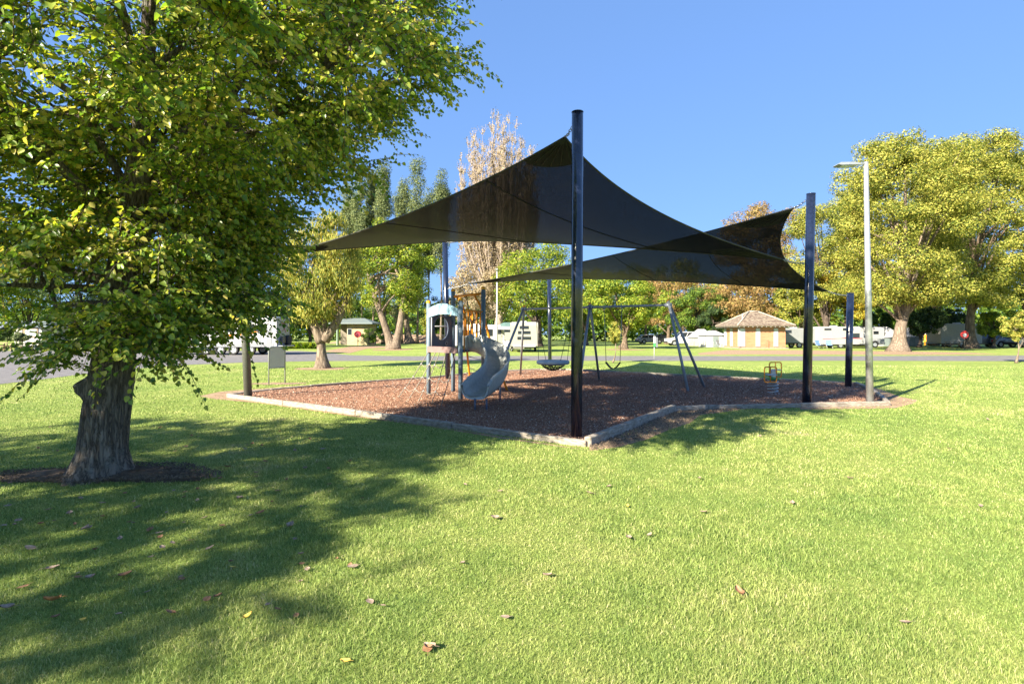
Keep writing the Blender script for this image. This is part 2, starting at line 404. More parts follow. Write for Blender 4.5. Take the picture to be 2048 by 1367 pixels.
tint = nt.nodes.new('ShaderNodeMix'); tint.data_type = 'RGBA'; tint.blend_type = 'MULTIPLY'; tint.inputs[0].default_value = 1; tint.inputs[7].default_value = (0.52, 0.84, 1.45, 1)
nt.links.new(sky.outputs[0], gm.inputs[0]); nt.links.new(gm.outputs[0], tint.inputs[6]); nt.links.new(tint.outputs[2], bg.inputs[0]); bg.inputs[1].default_value = 0.106
scene.view_settings.view_transform = 'Standard'; scene.view_settings.look = 'None'
scene.view_settings.exposure = 2.0; scene.view_settings.gamma = 1.0
scene.cycles.max_bounces = 6; scene.cycles.transparent_max_bounces = 12
# ------------------------------------------------------------------ ground, road, pit
def sheet(name, poly, z, m, kind='structure', n=None):
    me = bpy.data.meshes.new(name); me.from_pydata([(x, y, z) for x, y in poly], [], [tuple(range(len(poly)))])
    me.materials.append(m); me.update()
    o = bpy.data.objects.new(name, me); col.objects.link(o); tag(o, kind=kind); return o
sheet('lawn', [(-900, -300), (900, -300), (900, 1500), (-900, 1500)], 0.0, M['ground'])
ROADPX_LO = [(-500, 830), (-250, 800), (0, 768), (80, 759), (150, 750), (260, 738), (360, 730), (480, 725), (620, 722), (800, 721), (1100, 721), (1400, 721.5), (1700, 721), (2048, 722), (2600, 724)]
ROADPX_HI = [(2600, 711), (2048, 710.5), (1700, 712), (1300, 711.5), (1000, 711.5), (800, 712), (700, 710), (640, 704), (600, 701.5), (450, 701), (250, 701), (0, 701.5), (-300, 703), (-700, 704)]
ROAD = [G(*p) for p in ROADPX_LO] + [G(*p) for p in ROADPX_HI]
sheet('road', ROAD, 0.006, M['asphalt'])
PITPX = [(456, 794), (1175, 893), (1347, 822), (1415, 818), (1776, 811), (1762, 797), (1738, 781), (1712, 770), (1640, 766), (1560, 762), (1460, 757.5), (1360, 753), (1270, 748), (1200, 744), (1130, 741.5), (1080, 741), (1010, 744), (930, 750.5), (855, 758.5), (780, 764), (700, 770), (620, 776.5), (540, 784)]
PIT = [G(*p) for p in PITPX]
sheet('mulch_bed', PIT, 0.012, M['mulch'])

def blob(cx, cy, rx, ry, seed=0, n=48, amp=0.25):
    q = random.Random(seed); ph = [q.uniform(0, 6.28) for _ in range(6)]
    out = []
    for i in range(n):
        a = 2 * math.pi * i / n
        k = 1 + amp * sum(math.sin((j + 2) * a + ph[j]) / (j + 1.5) for j in range(6)) * 0.6 + q.uniform(-.05, .05)
        out.append((cx + rx * k * math.cos(a), cy + ry * k * math.sin(a)))
    return out
def scale_poly(P, k):
    c = np.mean(np.array(P), axis=0); return [tuple(c + (np.array(p) - c) * k) for p in P]
# soil mound at the foot of the near tree
TX, TY = -4.68, 6.24
SOIL = blob(TX + 0.10, TY + 0.0, 0.98, 0.44, 3, n=90, amp=0.42)
v = []; f = []
for k, (s_, z) in enumerate(((1, 0.004), (0.8, 0.026), (0.55, 0.05), (0.3, 0.075))):
    v += [(x, y, z + (nr.normal(0, .007) if k else 0)) for x, y in [(TX + .1 + (p[0] - TX - .1) * s_, TY + (p[1] - TY) * s_) for p in SOIL]]
nS = len(SOIL)
for k in range(3): f += [(k * nS + i, k * nS + (i + 1) % nS, (k + 1) * nS + (i + 1) % nS, (k + 1) * nS + i) for i in range(nS)]
f.append(tuple(range(3 * nS, 4 * nS)))
o = MB().add(v, f, True).build('soil_mound', M['darkdirt']); tag(o, kind='structure')
DIRTS = [('worn_soil_strip', [G(*p) for p in [(398, 792), (440, 783), (520, 777), (600, 771), (700, 764), (800, 760), (860, 756.5), (856, 758.8), (780, 764.5), (700, 770.5), (620, 777), (540, 784.5), (460, 794), (560, 808), (700, 829), (820, 846), (960, 866), (1170, 899), (1180, 901), (1010, 878), (860, 853), (700, 832), (520, 806), (430, 798)]]),
 ('worn_soil_strip', [G(*p) for p in [(1180, 902), (1178, 893), (1300, 842), (1350, 822), (1420, 818), (1500, 817), (1400, 830), (1380, 846), (1330, 863), (1290, 880), (1240, 893)]]),
 ('worn_soil_strip', [G(*p) for p in [(1716, 769), (1740, 772), (1770, 782), (1800, 793), (1835, 800), (1830, 806), (1790, 816), (1745, 817), (1600, 819), (1600, 815), (1772, 812), (1764, 797), (1740, 781)]]),
 ('worn_soil_strip', [G(*p) for p in [(1395, 706), (1450, 699.5), (1600, 700), (1700, 701.5), (1800, 702), (1940, 705), (2000, 708), (1860, 709.5), (1700, 709), (1500, 708.5), (1400, 709.5)]])]
for nm, P in DIRTS: sheet(nm, P, 0.004, M['dirt'])
NEARCY = G(643, 736)
dbs = [blob(*G(643, 737), 1.3, 1.0, 5), blob(*G(785, 699), 2.2, 3.0, 6), blob(*G(555, 767), 0.8, 0.45, 8), blob(*G(1795, 705), 4.5, 3.6, 9), blob(*G(1247, 699), 2, 2.5, 10)]
for k, P in enumerate(dbs): sheet('worn_soil_ring', P, 0.0085, M['dirt'])
# gravel path to the small block
sheet('path', [G(*p) for p in [(640, 703), (700, 693), (735, 691), (800, 694), (735, 697), (700, 706)]], 0.009, M['dirt'])

# timber edging, sleeper by sleeper
edge = thing('timber_edging', 'low weathered grey timber edging round the bark playground bed', 'edging', (PIT[0][0], PIT[0][1], 0))
nsl = len(PIT)
def sleeper(a, b, wdt=0.085, h=0.13, h2=None):
    a = Vector(a); b = Vector(b); d = (b - a); Ln = d.length; 
    q = rnd.uniform(-.012, .012)
    ang = math.atan2(d.y, d.x)
    MB().box(((a.x + b.x) / 2, (a.y + b.y) / 2, h / 2 + q - 0.02), (Ln - 0.012, wdt, h + 0.04), ang + rnd.uniform(-.004, .004), bev=0.012).build('sleeper', M['sleeper'], edge)
for i in range(nsl):
    a = Vector(PIT[i]); b = Vector(PIT[(i + 1) % nsl]); Ln = (b - a).length; k = max(1, round(Ln / 2.4))
    for j in range(k): sleeper(lerp(a, b, j / k), lerp(a, b, (j + 1) / k), wdt=0.1 if i != 1 else 0.11, h=0.10 if i != 1 else 0.15)

# bark chips
def scatter_chips(n, poly=None, name='bark_chips', label='loose reddish brown bark chips covering the playground bed', cat='bark mulch', m='chip', z0=.024):
    poly = poly or PIT
    xs = np.array([p[0] for p in poly]); ys = np.array([p[1] for p in poly])
    # density falls with distance
    P = []
    while sum(len(q) for q in P) < n:
        Yc = 1 / nr.uniform(1 / ys.max(), 1 / ys.min(), n); Xc = nr.uniform(xs.min(), xs.max(), n)
        q = np.stack([Xc, Yc], 1); P.append(q[inpoly(q, poly)])
    P = np.concatenate(P)[:n]
    ln = nr.uniform(.010, .030, n) * (0.7 + P[:, 1] / 22); wd = ln * nr.uniform(.25, .5, n)
    an = nr.uniform(0, 6.283, n); tl = nr.normal(0, .35, n); t2 = nr.normal(0, .3, n)
    ux = np.stack([np.cos(an) * np.cos(tl), np.sin(an) * np.cos(tl), np.sin(tl)], 1)
    vx = np.stack([-np.sin(an) * np.cos(t2), np.cos(an) * np.cos(t2), np.sin(t2)], 1)
    hm = 0.018 * np.sin(P[:, 0] * 1.3) * np.sin(P[:, 1] * 1.1 + 1) + 0.012
    c = np.concatenate([P, (z0 + nr.uniform(0, .02, n) + np.clip(hm, 0, .1))[:, None]], 1)
    nz = np.cross(ux, vx)
    V = []
    for a, b, k in ((-1, -1, 0), (1, -.7, 0), (1, 1, 0), (-.8, 1, 0), (0.1, 0, 1)):
        V.append(c + ux * (a * ln / 2)[:, None] + vx * (b * wd / 2)[:, None] + nz * (k * .012))
    V = np.stack(V, 1).reshape(-1, 3)
    base = np.arange(n)[:, None] * 5
    fc = np.concatenate([base + np.array([[a, b, 4]]) for a, b in ((0, 1), (1, 2), (2, 3), (3, 0))], 1).ravel()
    o = npmesh(name, V, fc, 3, M[m]); tag(o, label, cat, kind='stuff')
scatter_chips(120000)
M['litter'] = mat('soil_litter', (.07, .05, .035), .9, c2=(.24, .18, .12), scale=20)
scatter_chips(5000, scale_poly(SOIL, 1.12), 'soil_litter', 'dark twig and leaf litter on the bare soil round the thick trunk', 'leaf litter', 'litter', .012)
scatter_chips(2500, DIRTS[1][1], 'soil_litter', 'dry leaf litter on the bare strip outside the angled edging', 'leaf litter', 'litter', .008)

# ------------------------------------------------------------------ turf blades
def turf(bands):
    AV = []; AF = []; nb = 0
    for (y0, y1, n, hh, ww) in bands:
        Yc = nr.uniform(y1 ** -.6, y0 ** -.6, n) ** (-1 / .6)
        Xc = nr.uniform(-1.02, 1.02, n) * (Yc * 0.931 + 2.0)
        P = np.stack([Xc, Yc], 1)
        keep = ~inpoly(P, PIT) & ~inpoly(P, ROAD) & ~(inpoly(P, scale_poly(SOIL, 0.96)) & (nr.uniform(0, 1, len(P)) > .03 + .9 * (np.sin(P[:, 0] * 23 + 5 * np.sin(P[:, 1] * 17)) > .55) * ~inpoly(P, scale_poly(SOIL, .72))))
        dd = np.zeros(len(P), bool)
        for _, q in DIRTS[:3]: dd |= inpoly(P, q)
        for q in dbs[:3]: dd |= inpoly(P, scale_poly(q, .9))
        keep &= ~dd | (nr.uniform(0, 1, len(P)) < .12)
        P = P[keep]; n2 = len(P)
        hh = .0265 + .0006 * P[:, 1]; ww = .0029 * (P[:, 1] / 3) ** .95
        h = hh * nr.uniform(.5, 1.35, n2) * (0.85 + 0.3 * np.sin(P[:, 0] * 2.1 + np.sin(P[:, 1] * 1.7) * 2) * np.sin(P[:, 1] * 2.6))
        wv = ww * nr.uniform(.6, 1.3, n2)
        an = nr.uniform(0, 6.283, n2); le = nr.uniform(.2, 1.15, n2) * h; la = nr.uniform(0, 6.283, n2)
        side = np.stack([np.cos(an), np.sin(an), np.zeros(n2)], 1) * (wv / 2)[:, None]
        b = np.concatenate([P, np.zeros((n2, 1))], 1)
        ld = np.stack([np.cos(la), np.sin(la), np.zeros(n2)], 1)
        mid = b + ld * (le * .35)[:, None]; mid[:, 2] += h * .6
        tip = b + ld * le[:, None]; tip[:, 2] += h * (1 - .3 * (le / h) ** 2)
        V = np.stack([b - side, b + side, mid + side * .8, mid - side * .8, tip], 1).reshape(-1, 3)
        AV.append(V); k = nb + np.arange(n2)[:, None] * 5
        AF.append(np.concatenate([k + np.array([[0, 1, 2]]), k + np.array([[0, 2, 3]]), k + np.array([[3, 2, 4]])], 1).ravel()); nb += n2 * 5
    o = npmesh('grass', np.concatenate(AV), np.concatenate(AF), 3, M['blade'])
    tag(o, 'short mown lawn grass', 'grass', kind='stuff')
turf([(2.0, 28, 740000, 0, 0)])
# grass fringe round the soil mound
# ------------------------------------------------------------------ fallen leaves
def leaf_bm(curl, L_=0.10, W_=0.085, seed=0):
    q = random.Random(seed); v = []; f = []; nu, nv = 7, 5
    for i in range(nu):
        u = i / (nu - 1); wd = W_ * math.sin(math.pi * min(1, (u * 0.93 + .04))) ** .7 * (1.1 - .5 * u)
        for j in range(nv):
            t = (j / (nv - 1) - .5) * 2
            rag = 1 + (q.uniform(-.18, .12) if abs(t) == 1 else 0)
            v.append(((u - .5) * L_, t * wd / 2 * rag, 0.004 + curl * t * t * W_ * .5 + curl * (u - .4) ** 2 * L_ * 1.2 + q.uniform(0, .003)))
    for i in range(nu - 1):
        for j in range(nv - 1): f.append((i * nv + j, (i + 1) * nv + j, (i + 1) * nv + j + 1, i * nv + j + 1))
    m = MB().add(v, f, True)
    m.tube([(-L_ / 2, 0, .006 + curl * .02), (-L_ * .75, .006, .02), (-L_ * .95, .004, .015)], [.0018, .0014, .001], 5)
    return m
def leafmat(name, a, b):
    return mat(name, a, 0.7, c2=b, scale=25, var=.2)
LM = [('dry brown fallen leaf lying on the shaded lawn', leafmat('dry_leaf_brown', (.20, .095, .045), (.34, .19, .10)), 'brown leaves fallen on the lawn', .5),
      ('pale tan fallen leaf lying dried on the grass', leafmat('dry_leaf_tan', (.26, .18, .13), (.40, .30, .23)), 'pale tan leaves fallen on the lawn', .35),
      ('small yellow fallen leaf lying on the grass', leafmat('fallen_leaf_yellow', (.62, .42, .05), (.70, .50, .12)), 'yellow leaves fallen on the lawn', .15)]
protos = []
for k, (lb, mt, gp, pr) in enumerate(LM):
    for s in range(3): protos.append((k, leaf_bm(0.12 + .2 * s, seed=k * 7 + s), mt, lb, gp))
meshes = []
for k, mb, mt, lb, gp in protos:
    o = mb.build('fallen_leaf', mt); meshes.append(o.data); bpy.data.objects.remove(o)
def put_leaf(ki, var, x, y, s, label=None, group=True, z=0.020, tilt=0.25):
    k, _, mt, lb, gp = protos[ki * 3 + var]
    o = bpy.data.objects.new('fallen_leaf', meshes[ki * 3 + var]); col.objects.link(o)
    o.location = (x, y, z); o.rotation_euler = (rnd.uniform(-tilt, tilt), rnd.uniform(-tilt, tilt), rnd.uniform(0, 6.28)); o.scale = (s * .68, s * .68, s * .55)
    tag(o, label or lb, 'leaf', gp if group else None)
LEAFPX = [(35, 1045, 1), (80, 1052, 0), (155, 995, 0), (128, 975, 0), (205, 1010, 1), (178, 1060, 1), (205, 1037, 0), (98, 1022, 0), (140, 1030, 1), (172, 1060, 1), (20, 968, 0), (8, 1055, 1), (275, 1020, 1), (300, 1065, 0), (325, 1100, 1), (395, 1003, 1), (445, 1055, 0), (180, 1160, 1), (250, 1155, 0), (105, 1142, 1), (45, 1180, 0), (440, 960, 0), (455, 937, 0), (350, 905, 0), (372, 895, 0), (490, 900, 1), (505, 890, 0), (395, 965, 0), (580, 1055, 1), (555, 985, 0), (610, 940, 1), (530, 925, 0), (430, 870, 0), (320, 858, 0), (645, 900, 1), (700, 925, 0), (725, 1000, 0), (860, 1302, 1), (855, 1303, 0), (740, 1210, 1), (705, 1138, 1), (1095, 1157, 1), (1218, 977, 1), (1000, 985, 1), (1258, 1080, 1), (1300, 1075, 1), (1408, 1028, 1), (1478, 1190, 0), (1520, 875, 1), (1180, 990, 1), (1255, 1015, 2), (165, 1245, 2), (495, 1240, 2), (465, 1140, 2), (990, 1040, 1), (620, 880, 0), (590, 903, 1), (560, 865, 0), (760, 845, 1), (660, 838, 0), (690, 1330, 2), (250, 990, 0), (345, 935, 0), (480, 1000, 1), (520, 1030, 0), (420, 1100, 1), (380, 1085, 0), (240, 1080, 1), (60, 1100, 1), (15, 1015, 1), (115, 905, 1), (1585, 1010, 1), (1700, 960, 1), (1810, 1250, 1), (1962, 1015, 1), (1975, 840, 1), (1900, 900, 1), (1400, 960, 1), (1010, 1240, 1), (925, 1130, 1)]
for (px, py, k) in LEAFPX:
    x, y = G(px, py); put_leaf(k, rnd.randrange(3), x, y, rnd.uniform(.75, 1.1) * (0.8 if k == 2 else 1))
for _ in range(80):
    px, py = rnd.gauss(330, 260), rnd.uniform(850, 1250) ** 1
    if not (-20 < px < 950): continue
    if 120 < px < 290 and py < 960: continue
    x, y = G(px, py); put_leaf(0 if rnd.random() < .5 else 1, rnd.randrange(3), x, y, rnd.uniform(.5, .85))
x, y = G(104, 1212)
om = leafmat('fallen_leaf_orange', (.42, .14, .035), (.56, .26, .08)); o = leaf_bm(.45, seed=55).build('fallen_leaf', om)
o.location = (x, y, .03); o.rotation_euler = (R(15), R(8), R(190)); o.scale = (.9, .9, .9); tag(o, 'largest orange brown fallen leaf, veined and curled, on the shaded grass near the bottom left', 'leaf')
put_leaf(1, 2, *G(14, 1222), .95, 'pale pinkish leaf on the lawn beside the large orange leaf at the left edge', False)

# ------------------------------------------------------------------ shade sail posts
def post(base_px, top_px, r, label, m='post', hgt=None, extra=True):
    x, y = G(*base_px); tx, _, tz = W(top_px[0], top_px[1], y)
    if hgt: tz = hgt
    t = thing('shade_sail_post', label, 'post', (x, y, 0), 'posts holding the shade sails')
    MB().tube([(x, y, -.15), (tx, y, tz)], r, 28).build('pole', M[m], t)
    MB().tube([(tx, y, tz + .0005), (tx, y, tz + .008), (tx, y, tz + .012)], [r + .004, r + .004, r * .9], 28).build('cap', M[m], t)
    return t, Vector((tx, y, tz))
P1, p1t = post((1153, 877), (1155, 225), .088, 'tall glossy black post nearest the camera at the front corner of the bed')
P2, p2t = post((1613, 812), (1622, 388), .094, 'tall dark blue-black post at the front right, beside the grey light pole')
P3, p3t = post((497, 798), (484, 505), .094, 'leaning worn grey post at the left tip of the bark bed, behind the tree leaves', 'postgrey')
P4, p4t = post((896, 759), (890, 478), .092, 'dark post standing behind the blue climbing tower')
P5, p5t = post((1100, 734), (1098, 548), .088, 'thin far dark post behind the basket swing')
P6, p6t = post((1696, 775), (1701, 586), .092, 'short black post at the back right corner of the bed, shortest of them')

# ------------------------------------------------------------------ sails
def sail(name, label, cs, sags, seams, name_off):
    A, B, C_, D = [Vector(c) for c in cs]; cen = (A + B + C_ + D) / 4
    n = 48
    def edge_pt(p, q, s, t):
        m_ = (p + q) / 2; d = cen - m_; d = Vector((d.x, d.y, d.z * .8)).normalized()
        ln = (q - p).length
        return lerp(p, q, t) + d * (s * ln * 4 * t * (1 - t))
    def S(u, v):
        c0 = edge_pt(A, B, sags[0], u); c1 = edge_pt(D, C_, sags[2], u)
        d0 = edge_pt(A, D, sags[3], v); d1 = edge_pt(B, C_, sags[1], v)
        bl = (A * (1 - u) + B * u) * (1 - v) + (D * (1 - u) + C_ * u) * v
        return c0 * (1 - v) + c1 * v + d0 * (1 - u) + d1 * u - bl
    t = thing(name, label, 'shade sail', (cen.x, cen.y, cen.z), 'black shade sails over the playground')
    vs = [S(i / n, j / n) for j in range(n + 1) for i in range(n + 1)]
    fs = [(j * (n + 1) + i, j * (n + 1) + i + 1, (j + 1) * (n + 1) + i + 1, (j + 1) * (n + 1) + i) for j in range(n) for i in range(n)]
    MB().add(vs, fs, True).build('fabric', M['sail'], t)
    hm = MB()
    for k in range(4):
        pts = [[S(i / 40, 0), S(1, i / 40), S(1 - i / 40, 1), S(0, 1 - i / 40)][k] for i in range(41)]
        hm.tube(pts, .017, 6)
    hm.build('hem', M['hem'], t)
    for (kind, val) in seams:
        pts = [S(val, i / 30) if kind == 'u' else S(i / 30, val) for i in range(31)]
        MB().tube([p + Vector((0, 0, -.004)) for p in pts], .011, 4).build('seam', M['black'], t)
    # webbing reinforcement at the corners
    for (u0, v0) in ((0, 0), (1, 0), (1, 1), (0, 1)):
        mb = MB()
        for k in range(7):
            a = R(4 + 82 * k / 6); du, dv = math.cos(a), math.sin(a); ll = .115
            pts = []
            for q in (0.004, .35, .7, 1):
                u = u0 + (du * ll * q if u0 == 0 else -du * ll * q); v = v0 + (dv * ll * q if v0 == 0 else -dv * ll * q)
                pts.append(S(min(max(u, 0), 1), min(max(v, 0), 1)) + Vector((0, 0, -.006)))
            mb.tube(pts, [.02, .018, .016, .012], 5)
        u = lambda q: (q if u0 == 0 else 1 - q); v = lambda q: (q if v0 == 0 else 1 - q)
        g = []; K = 8
        for i in range(K + 1):
            for j in range(K + 1):
                rr = .125 * i / K; a = R(90 * j / K); g.append(S(u(rr * math.cos(a)), v(rr * math.sin(a))) + Vector((0, 0, -.003)))
        mb.add(g, [(i * (K + 1) + j, (i + 1) * (K + 1) + j, (i + 1) * (K + 1) + j + 1, i * (K + 1) + j + 1) for i in range(K) for j in range(K)], True)
        mb.build('corner_patch', M['webbing'], t)
    return t, (A, B, C_, D)
def chain(t, a, b):
    a = Vector(a); b = Vector(b); d = b - a; n = max(3, int(d.length / .055)); mb = MB()
    for i in range(n):
        p = lerp(a, b, (i + .5) / n) - Vector((0, 0, .03 * math.sin(math.pi * (i + .5) / n)))
        ax = d.normalized().cross(Vector((0, 0, 1)) if i % 2 else Vector((.3, .2, 1)).cross(d)).normalized()
        e1 = d.normalized(); e2 = ax.cross(e1).normalized()
        pts = [p + e1 * (math.cos(2 * math.pi * k / 10) * .042) + e2 * (math.sin(2 * math.pi * k / 10) * .020) for k in range(11)]
        mb.tube(pts, .006, 5, cap=False)
    mb.build('chain', M['steel'], t)
s1c = [W(1130, 274, 8.8), W(1566, 519, 11.95), (-1.75, 18.6, 4.75), W(575, 506, 13.3)]
sail1, c1 = sail('shade_sail', 'larger front black shade sail with its peak at the nearest post', s1c, (.105, .085, .07, .055), [('v', .25), ('v', .62)], 0)
s2c = [W(1586, 416, 12.7), W(1655, 582, 15.9), (2.05, 26.2, 4.22), W(937, 567, 18.9)]
sail2, c2 = sail('shade_sail', 'smaller rear black shade sail peaking at the right post', s2c, (.16, .07, .07, .055), [('v', .2), ('v', .48), ('v', .76)], 0)
chain(sail1, c1[0], p1t + Vector((-.08, .04, -.20))); 
x, y = G(1613, 812); chain(sail1, c1[1], (W(1608, 526, y)[0], y, W(1608, 526, y)[2]))
chain(sail1, c1[2], p4t + Vector((.02, -.09, -.12))); chain(sail1, c1[3], p3t + Vector((.09, -.02, -.1)))
chain(sail2, c2[0], p2t + Vector((-.09, .03, -.12))); chain(sail2, c2[1], p6t + Vector((-.09, 0, -.07)))
chain(sail2, c2[2], p5t + Vector((.02, -.09, -.08))); chain(sail2, c2[3], W(897, 576, 19.2))

# ------------------------------------------------------------------ light pole
bx, by = G(1740, 811); tx, _, tz = W(1732, 324, by)
lp = thing('street_lamp', 'tall slim galvanised light pole with flat lamp head on the right of the bed', 'street lamp', (bx, by, 0))
MB().tube([(bx, by, -.1), (lerp(bx, tx, .5), by, tz / 2), (tx, by, tz)], [.078, .064, .046], 16).build('pole', M['galv'], lp)
MB().tube([(tx, by, tz - .035), (tx - .30, by, tz - .055)], [.026, .022], 10).build('arm', M['galv'], lp)
hx = W(1694, 330, by)
hd = MB().prism([(-.26, -.015), (-.20, .03), (.12, .035), (.2, .015), (.2, -.02), (-.2, -.03)], 'y', -.12, .12)
hd.v = [(a + hx[0] , b + by, c + hx[2]) for a, b, c in hd.v]; hd.build('lamp_head', M['galv'], lp)
MB().box((hx[0] - .05, by, hx[2] - .036), (.24, .18, .014)).build('lens', M['frosted'], lp)

# ------------------------------------------------------------------ climbing tower
pa = Vector((-2.16, 14.25, 0)); pb = Vector((-1.235, 13.2, 0)); pc = Vector((-1.60, 14.95, 0)); pd = Vector((-.745, 14.3, 0))
tw = thing('climbing_tower', 'slate blue play tower with yellow caps, orange climbing frame, rope net and grey slide', 'playground tower', (-1.5, 14.1, 0))
for p, h in ((pa, 2.44), (pb, 2.44), (pc, 2.80), (pd, 2.80)):
    po = MB().tube([p + Vector((0, 0, -.1)), p + Vector((0, 0, h))], .056, 16).build('post', M['towerpost'], tw)
    cp = MB().sphere(p + Vector((0, 0, h - .005)), (.062, .062, .05), 14, 6, 0); cp.tube([p + Vector((0, 0, h - .04)), p + Vector((0, 0, h))], .0615, 14, cap=False)
    cp.build('cap', M['yellowcap'], po)
def panel_pts(a, b, outline, th, name, m, holes=None, off=0.0):
    """panel in the vertical plane a-b; outline in (s along metres from a, z)"""
    d = (b - a); d.z = 0; d.normalize(); nn = Vector((d.y, -d.x, 0)); mb = MB()
    if not holes:
        n = len(outline); vs = []
        for o_ in (-th / 2, th / 2): vs += [a + d * s + nn * (o_ + off) + Vector((0, 0, z)) for s, z in outline]
        fs = [(i, (i + 1) % n, n + (i + 1) % n, n + i) for i in range(n)] + [tuple(range(n - 1, -1, -1)), tuple(range(n, 2 * n))]
        mb.add(vs, fs)
    else:
        n = len(outline); vs = []
        for o_ in (-th / 2, th / 2):
            vs += [a + d * s + nn * (o_ + off) + Vector((0, 0, z)) for s, z in outline]
            vs += [a + d * s + nn * (o_ + off) + Vector((0, 0, z)) for s, z in holes]
        fs = []
        for i in range(n):
            j = (i + 1) % n
            fs += [(i, n + i, n + j, j), (2 * n + i, 2 * n + j, 3 * n + j, 3 * n + i), (i, j, 2 * n + j, 2 * n + i), (n + i, 3 * n + i, 3 * n + j, n + j)]
        mb.add(vs, fs)
    return mb.build(name, m, tw)
LAB = (pb - pa).length
arch = []
for k in range(17):
    t = k / 16; arch.append((.06 + t * (LAB - .12), 2.20 + .17 * math.sin(math.pi * (0.12 + t * .86))))
arch += [(LAB - .06 - t * (LAB - .12), 2.03 + .07 * math.sin(math.pi * t)) for t in [k / 16 for k in range(17)]]
panel_pts(pa, pb, arch, .025, 'arch_panel', M['paleblue'], off=.03)
# navy panel with an oval opening between posts a and c
LAC = (pc - pa).length; ns = 40; out = []; hol = []
for k in range(ns):
    a = 2 * math.pi * k / ns; ca, sa = math.cos(a), math.sin(a)
    q = 1 / max(abs(ca), abs(sa)); s = LAC / 2 + ca * q * (LAC / 2 - .05); z = 1.66 + sa * q * .43
    out.append((s, z)); hol.append((LAC / 2 - .0 + ca * .25, 1.76 + sa * .31))
panel_pts(pa, pc, out, .03, 'porthole_panel', M['navy'], hol)
# small disc detail on the panel and grab rail behind it
d = (pc - pa).normalized()
MB().ring(pa + d * .62 + Vector((.02, -.03, 1.36)), .045, .008, (d.y, -d.x, 0), 18, 6).build('game_dial', M['galv'], tw)
MB().tube([lerp(pa, pc, .1) + Vector((0, .1, 1.80)), lerp(pa, pc, .95) + Vector((0, .1, 1.82))], .018, 8).build('grab_rail', M['white'], tw)
for t, in ((.10,), (.92,)):
    p = lerp(pa, pb, t); MB().tube([p + Vector((0, 0, 1.26)), p + Vector((0, 0, 2.06))], .016, 8).build('entry_rail', M['white'], tw)
# deck and front beam
v = [p + Vector((0, 0, z)) for z in (1.16, 1.215) for p in (pa, pb, pd, pc)]
MB().add(v, [(3, 2, 1, 0), (4, 5, 6, 7), (0, 1, 5, 4), (1, 2, 6, 5), (2, 3, 7, 6), (3, 0, 4, 7)]).build('deck', M['navy'], tw)
panel_pts(pa, pb, [(.05, 1.14), (LAB - .05, 1.14), (LAB - .05, 1.29), (.05, 1.29)], .05, 'front_beam', M['pinkbeam'], off=.055)
# barrier by the slide
d = (pd - pb); n_ = Vector((d.y, -d.x, 0)).normalized(); ob = MB()
# orange frame between the rear posts c-d and d, top bar
topc, topd = pc + Vector((0, 0, 2.62)), pd + Vector((0, 0, 2.66))
MB().tube([topc, topd], .034, 10).build('top_bar', M['orange'], tw)
q1 = lerp(pc, pd, .32); q2 = lerp(pc, pd, .98)
gr = MB(); z0, z1 = 1.25, 2.2
gr.tube([pb + Vector((.03, .1, z1)), pd + Vector((-.02, -.08, z1 - .02))], .02, 8)
for k in range(5):
    p = lerp(pb, pd, .14 + .18 * k)
    gr.tube([p + Vector((0, .03, z0 - (.0 if k else .1))), p + Vector((0, .03, z1 if k != 1 else z1))], .021, 7)
gr.build('guard_rail', M['orange'], tw)
g2 = MB(); 
for k in range(4):
    p = lerp(pc, pd, .2 + .2 * k); g2.tube([p + Vector((0, 0, 1.25)), p + Vector((0, 0, 2.19))], .020, 7)
g2.tube([pc + Vector((.05, 0, 2.2)), pd + Vector((-.05, 0, 2.2))], .018, 8); g2.build('guard_rail', M['orange'], tw)
# curved climber rails going down to the ground
tA = lerp(topc, topd, .70)
A_pts = curve([tA, Vector(W(965, 622, 14.75)), Vector(W(984, 694, 15.0)), Vector((-.10, 15.2, -.05))], 6)
tB = lerp(topc, topd, .12)
B_pts = curve([tB, Vector(W(929, 625, 15.6)), Vector(W(934, 700, 16.6)), Vector(W(941, 769, 17.4))], 6)
MB().tube(A_pts, .033, 10).build('climber_rail', M['orange'], tw)
MB().tube(B_pts, .033, 10).build('climber_rail', M['orange'], tw)
for k in (7, 9, 11, 13, 15):
    a = A_pts[k]; b = B_pts[k]; mid = (a + b) / 2 - Vector((0, 0, .1))
    MB().tube(curve([a, mid, b], 5), .012, 6).build('climber_rung', M['darkrope'], tw)
MB().tube(curve([lerp(topc, topd, .45), lerp(topc, topd, .62) + Vector((0, -.3, -.7)), Vector(W(952, 690, 14.0))], 6), .011, 6).build('climbing_rope', M['darkrope'], tw)
# rope net
netg = [G(794, 798), G(816, 800), G(835, 806), G(863, 808), G(881.5, 814)]
tops = [lerp(pa, pb, t) + Vector((-.05, -.08, 1.17)) for t in (.05, .05, .38, .38, .82)]
tops = [lerp(pa, pb, t) + Vector((-.03, -.05, 1.17)) for t in (.06, .30, .42, .62, .90)]
strs = []
for k in range(5):
    g_ = Vector((*netg[k], .0)); pts = curve([tops[k], lerp(tops[k], g_, .5) + Vector((0, 0, -.05)), g_], 6); strs.append(pts)
    MB().tube(pts, .011, 6).build('net_rope', M['rope'], tw)
for lv in (3, 6, 9):
    pts = []
    for k in range(5):
        pts.append(strs[k][lv])
        if k < 4: pts.append((strs[k][lv] + strs[k + 1][lv]) / 2 - Vector((0, 0, .07)))
    MB().tube(curve(pts, 3), .009, 6).build('net_rope', M['rope'], tw)
    for k in range(5): MB().sphere(strs[k][lv], (.02, .02, .02), 8, 6).build('net_clamp', M['galv'], tw)
